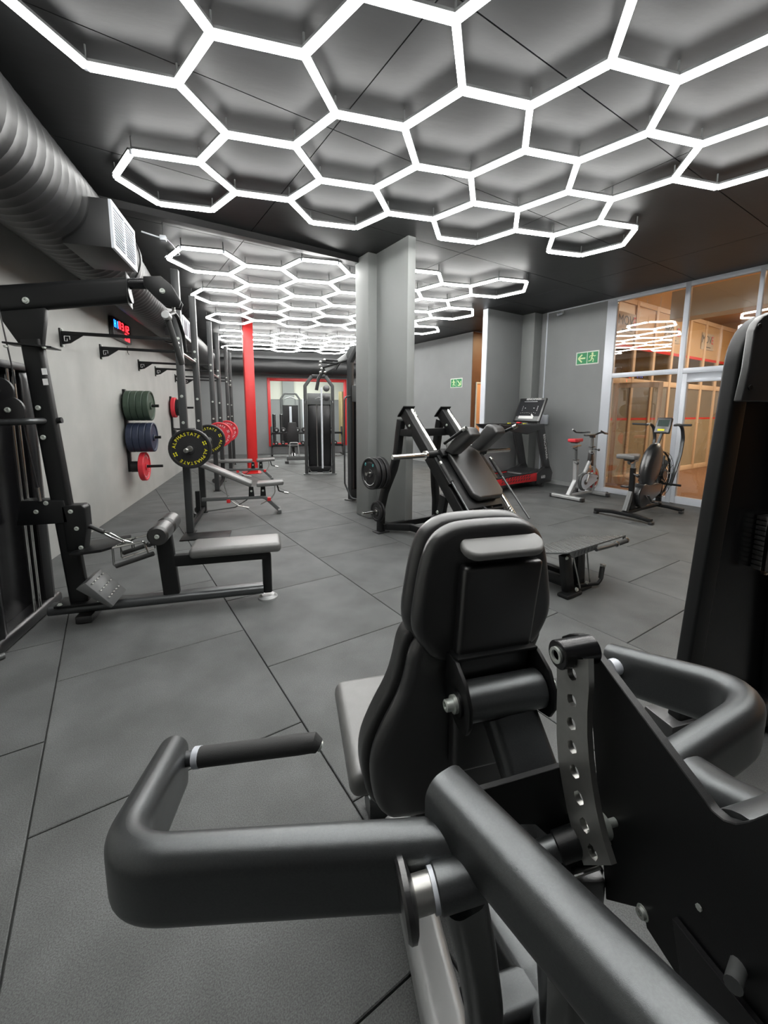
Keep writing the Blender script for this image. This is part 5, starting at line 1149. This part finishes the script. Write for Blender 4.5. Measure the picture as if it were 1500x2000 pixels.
# left arm: oval tube, handle and weld
OVL = OV(.068, .135)
FL, BL, JL = dd(338, 1497, 1.0), dd(226, 1722, .655), dd(912, 1680, .665)
MB().sweep(fillet([FL, BL, JL], .11, 10), OVL, (0, 0, 1)).build('left_arm', M['satin'], t, sharp=60)
gx = GF.d(372, 1481, .99); g1 = GF.d(612, 1450, .985)
MB().cyl(FL+Vector((.02, 0, 0)), gx, .012, 12).cyl(gx-Vector((.01, 0, 0)), gx+(g1-gx)*.06, .017, 14).build('grip_spindle', M['satin'], t)
MB().cyl(gx+(g1-gx)*.035, gx+(g1-gx)*.085, .0235, 22).build('grip_ring', M['alu'], t)
MB().sweep([gx+(g1-gx)*.08, gx+(g1-gx)*.9, g1, g1+Vector((.012, -.004, -.008))], circ(.0225, 18), scale=[1, 1, 1, .75]).build('hand_grip', M['grip'], t)
MB().cyl(g1+Vector((.006, -.003, -.004)), g1+Vector((.017, -.005, -.010)), .012, 12).build('grip_end_bolt', M['zinc'], t)
# right arm
FRr, BRr, JR = dd(1198, 1302, 1.28), dd(1500, 1392, .93), dd(1262, 1552, .78)
MB().sweep(fillet([FRr, BRr, JR], .13, 10), OVL, (0, 0, 1)).build('right_arm', M['satin'], t, sharp=60)
r0, r1 = dd(1203, 1302, 1.27), dd(1062, 1345, 1.2)
MB().cyl(r0+Vector((.0, -.03, 0)), r1, .021, 18, .003).build('hand_grip', M['grip'], t)
MB().cyl(dd(1210, 1300, 1.235), dd(1196, 1304, 1.235), .024, 20).build('grip_ring', M['alu'], t)
MB().tube([dd(1205, 1301, 1.235), dd(1216, 1296, 1.24), dd(1224, 1304, 1.25)], .014, 10).build('grip_spindle', M['steel'], t)
# lever tubes converging behind the seat
LT = rrect(.085, .10, .034, 6)
MB().sweep([dd(868, 1556, .70), dd(1000, 1700, .585), dd(1290, 2015, .42), dd(1420, 2160, .37)], LT, (0, 0, 1)).build('left_lever', M['satin'], t, sharp=60)
MB().sweep([dd(1290, 1490, .84), dd(1420, 1580, .72), dd(1640, 1700, .54)], LT, (0, 0, 1)).build('right_lever', M['satin'], t, sharp=60)
wl = [dd(908+3*math.sin(k*2.1), 1592+k*14, .652-k*.0015) for k in range(7)]
MB().tube(wl, .0045, 8).build('weld_bead', M['satin'], t, sharp=80)
wl = [dd(937+2.5*math.sin(k*1.9)+k*.8, 1688+k*11, .60) for k in range(6)]
MB().tube(wl, .004, 8).build('weld_bead', M['satin'], t, sharp=80)
# bumper on the left lever
b0, b1 = dd(945, 1706, .62), dd(800, 1752, .60); bx = (b1-b0).normalized(); L = (b1-b0).length
MB().cyl(b0, b0+bx*L*.66, .030, 26, .002).build('stop_barrel', M['satin'], t)
MB().cyl(b0+bx*L*.65, b0+bx*L*.72, .027, 26).build('lock_ring', M['alu'], t)
MB().cyl(b0+bx*L*.71, b0+bx*L*.96, .0235, 24).build('stop_shaft', M['gunmetal'], t)
MB().lathe([(0, .024), (.004, .040), (.008, .047), (.016, .047), (.020, .043)], b0+bx*L*.94, bx, 30).build('rubber_stop', M['plastic'], t)
# curved frame tube and the floor beam below it
MB().sweep(fillet([dd(905, 1745, .66), dd(928, 1850, .72), dd(944, 1960, .78), dd(948, 2080, .84), q(.30, .62, .12)], .2, 6), rrect(.07, .055, .022, 5), (0, 1, 0)).build('frame_tube', M['satin'], t, sharp=60)
bA, bB = GF.z(828, 1800, .10), GF.z(905, 2120, .10)
MB().sweep([bA+(bA-bB)*1.1-Vector((0, 0, .045)), bA-Vector((0, 0, .045)), bB+(bB-bA)*.6-Vector((0, 0, .045))], rrect(.10, .10, .03, 5), (0, 0, 1)).build('floor_beam', M['silver'], t, sharp=60)
MB().bar([q(.40, .70, .05), q(.85, .70, .05)], .09, .09, .02, n=4).build('floor_cross_beam', M['satin'], t)
MB().bar([q(.30, 1.30, .05), q(.62, 1.30, .05)], .09, .09, .02, n=4).build('floor_cross_beam', M['satin'], t)
MB().bar([q(.47, 1.30, .05), q(.60, .62, .05)], .08, .09, .02, n=4).build('floor_centre_beam', M['satin'], t)
# main cam plate with lit edge
px_ = [(1097, 1243), (1112, 1238), (1128, 1239), (1141, 1247), (1380, 1569), (1390, 1583), (1412, 1601), (1436, 1609), (1462, 1604), (1500, 1588), (1640, 1540), (1700, 1800), (1640, 2120), (1430, 2060), (1380, 1995), (1262, 1812), (1258, 1786), (1245, 1773), (1183, 1757), (1172, 1620), (1150, 1330), (1095, 1265)]
PX = XC*0+.5-XC
cam_pts = [GF.x(a_, b_, PX) for a_, b_ in px_]
MB().prism(cam_pts, (.014, 0, 0)).build('cam_plate', M['black'], t, .0012, 1)
# hub at the top of the plate
h0, h1 = GF.x(1088, 1279, .432-XC), GF.x(1140, 1262, .499-XC)
h1 = Vector((.499-XC, h0.y, h0.z))
hb = MB().cyl(h0, h1, .0225, 28, .0015).build('cam_hub', M['shroud'], t)
MB().lathe([(0, .013), (.004, .013), (.004, .0085), (-.003, .0075)], h0, (-1, 0, 0), 18).build('hub_bolt', M['zinc'], t)
# perforated arc strip hanging from the hub
sx = .452-XC
Lp = [(1087, 1288), (1088, 1345), (1087, 1391), (1087, 1436), (1090, 1482), (1098, 1532), (1108, 1585), (1122, 1640), (1140, 1690)]
Rp = [(1149, 1288), (1150, 1345), (1147, 1391), (1147, 1436), (1150, 1482), (1156, 1532), (1165, 1585), (1178, 1640), (1194, 1690)]
st = MB(); n = 16
for i in range(len(Lp)-1):
    A_, B_, C_, D_ = [GF.x(*p, sx) for p in (Lp[i], Rp[i], Rp[i+1], Lp[i+1])]
    c = (A_+B_+C_+D_)/4; outer = []; inner = []
    cor = [A_, B_, C_, D_]
    for s_ in range(4):
        for k in range(4): outer.append(cor[s_].lerp(cor[(s_+1) % 4], k/4))
    for p in outer:
        d_ = (p-c).normalized(); inner.append(c+d_*.0105)
    th = Vector((.010, 0, 0)); o = len(st.v)
    st.v += outer+inner+[p+th for p in outer]+[p+th for p in inner]
    for k in range(n):
        j = (k+1) % n
        st.f += [[o+k, o+j, o+n+j, o+n+k], [o+2*n+j, o+2*n+k, o+3*n+k, o+3*n+j], [o+n+k, o+n+j, o+3*n+j, o+3*n+k]]
        if (4 <= k < 8) or (12 <= k < 16): st.f.append([o+k, o+2*n+k, o+2*n+j, o+j])
st.build('selector_strip', M['gunmetal'], t, sharp=30)
# cross panel from the left lever to the pivot
pn = [(892, 1557), (1096, 1498), (1120, 1560), (1138, 1645), (1106, 1664), (1046, 1611), (958, 1611)]
MB().prism([dd(a_, b_, .70) for a_, b_ in pn], FW*.012).build('cross_panel', M['black'], t, .001, 1)
pn = [(1108, 1664), (1066, 1706), (1090, 1762), (1165, 1770), (1180, 1700), (1150, 1660)]
MB().prism([dd(a_, b_, .69) for a_, b_ in pn], FW*.012).build('lower_panel', M['black'], t, .001, 1)
a0, a1 = dd(1012, 1683, .675), dd(1180, 1622, .675)
MB().cyl(a0, a0.lerp(a1, .45), .0185, 22).build('pivot_shaft', M['satin'], t)
MB().cyl(a0.lerp(a1, .45), a0.lerp(a1, .70), .0225, 22, .002).build('pivot_sleeve', M['black'], t)
for k in (.71, .76): MB().cyl(a0.lerp(a1, k), a0.lerp(a1, k+.025), .0245, 24).build('washer', M['zinc'], t)
MB().cyl(a0.lerp(a1, .80), a1, .019, 22).build('pivot_shaft', M['steel'], t)
# set screw on the plate
s0 = GF.x(1163, 1617, .462-XC); s1 = Vector((.499-XC, s0.y, s0.z)); sa = Vector((1, 0, 0))
MB().cyl(s0+sa*.014, s1, .006, 12).build('set_screw_thread', M['zinc'], t)
MB().lathe([(.004, .009), (-.002, .010), (-.002, .016), (.000, .0185), (.016, .0185), (.018, .008)], s0, sa, 24).build('set_screw', M['zinc'], t)
# pull pin block and rear frame post
MB().box(dd(1142, 1722, .69), (.05, .04, .05), rz=-15).build('pin_block', M['plastic'], t, .006)
MB().cyl(dd(1122, 1712, .665), dd(1172, 1694, .665), .003, 8).build('pin_spring', M['steel'], t)
MB().sweep([q(.49, .52, .66), q(.50, .50, .05)], rrect(.05, .07, .015, 4), (0, 1, 0)).build('frame_post', M['grey_metal'], t)
MB().bar([q(.50, .50, .05), q(.58, .66, .05)], .08, .09, .02).build('floor_link', M['satin'], t)
MB().cyl(Vector((.515-XC, cam_pts[8].y+.0, cam_pts[8].z-.06)), Vector((.80-XC, cam_pts[8].y+.0, cam_pts[8].z-.06)), .05, 28).build('cross_tube', M['satin'], t)
MB().cyl(GF.x(1366, 1772, PX-.001), GF.x(1366, 1772, PX-.001)-Vector((.002, 0, 0)), .004, 8).build('rivet', M['zinc'], t)
MB().prism([GF.x(a_, b_, PX-.010) for a_, b_ in ((1312, 1793), (1353, 1845), (1375, 1873), (1485, 2010), (1420, 2060), (1330, 1930))], (.009, 0, 0)).build('cover_plate', M['shroud'], t, .0008, 1)
bolt(t, GF.x(1256, 1782, PX), (-1, 0, 0), .008)
MB().cyl(dd(1455, 1850, .50), dd(1432, 1925, .46), .009, 12).build('link_rod', M['grey_metal'], t)
# ---------------------------------------------------------------- its weight tower on the right
WF = Fr((1.95, 1.3, 0)); q = lambda x, y, z: Vector((x-1.95, y-1.3, z))
t = thing('weight_stack_tower', 'tall black weight-stack tower with rounded top, cut by the right edge', 'gym machine', WF)
P0 = [WF.y(1312, 1500, -.06), WF.y(1449, 667, -.06)]
bot = P0[0]+(P0[1]-P0[0])*((0-P0[0].z)/(P0[1].z-P0[0].z)); topl = P0[0]+(P0[1]-P0[0])*((1.80-P0[0].z)/(P0[1].z-P0[0].z))
mir = lambda p: Vector((-p.x, p.y, p.z))
path = fillet([bot, topl, mir(topl), mir(bot)], .20, 10)
MB().sweep(path, rrect(.085, .06, .012, 4), (0, 1, 0)).build('tower_frame', M['black'], t, sharp=60)
MB().prism([bot+Vector((.02, .03, .02)), topl+Vector((.02, .03, -.12)), mir(topl)+Vector((-.02, .03, -.12)), mir(bot)+Vector((-.02, .03, .02))], (0, .04, 0)).build('shroud_panel', M['shroud'], t)
cv = [WF.y(a_, b_, -.148) for a_, b_ in ((1448, 784), (1463, 720), (1474, 645), (1480, 630), (1492, 617), (1510, 608), (1560, 598))]
cvr = cv+[mir(p) for p in reversed(cv)]
cp = MB().prism(cvr, (0, .03, 0)).build('top_cover', M['plastic'], t, .006, 3)
for a_, b_ in ((1483, 637), (1465, 757)): MB().cyl(WF.y(a_, b_, -.150), WF.y(a_, b_, -.150)-Vector((0, .004, 0)), .010, 14, .001).build('cover_screw', M['shroud'], cp)
for s_ in (-1, 1): MB().box((s_*bot.x*-1 if False else s_*abs(bot.x), -.06, .02), (.16, .30, .04)).build('tower_foot', M['black'], t, .01)
MB().box((0, -.04, .10), (.75, .14, .12)).build('base_box', M['plastic'], t, .01)
wn = WF.y(1500, 1065, -.09)
w_ = MB().box(wn+Vector((.06, 0, 0)), (.14, .02, .26)).build('stack_window', M['glass'], t, .004)
for k in range(11): MB().box(wn+Vector((.06, .035, -.11+k*.022)), (.12, .04, .017)).build('weight_plate', M['steel'], t, .002)
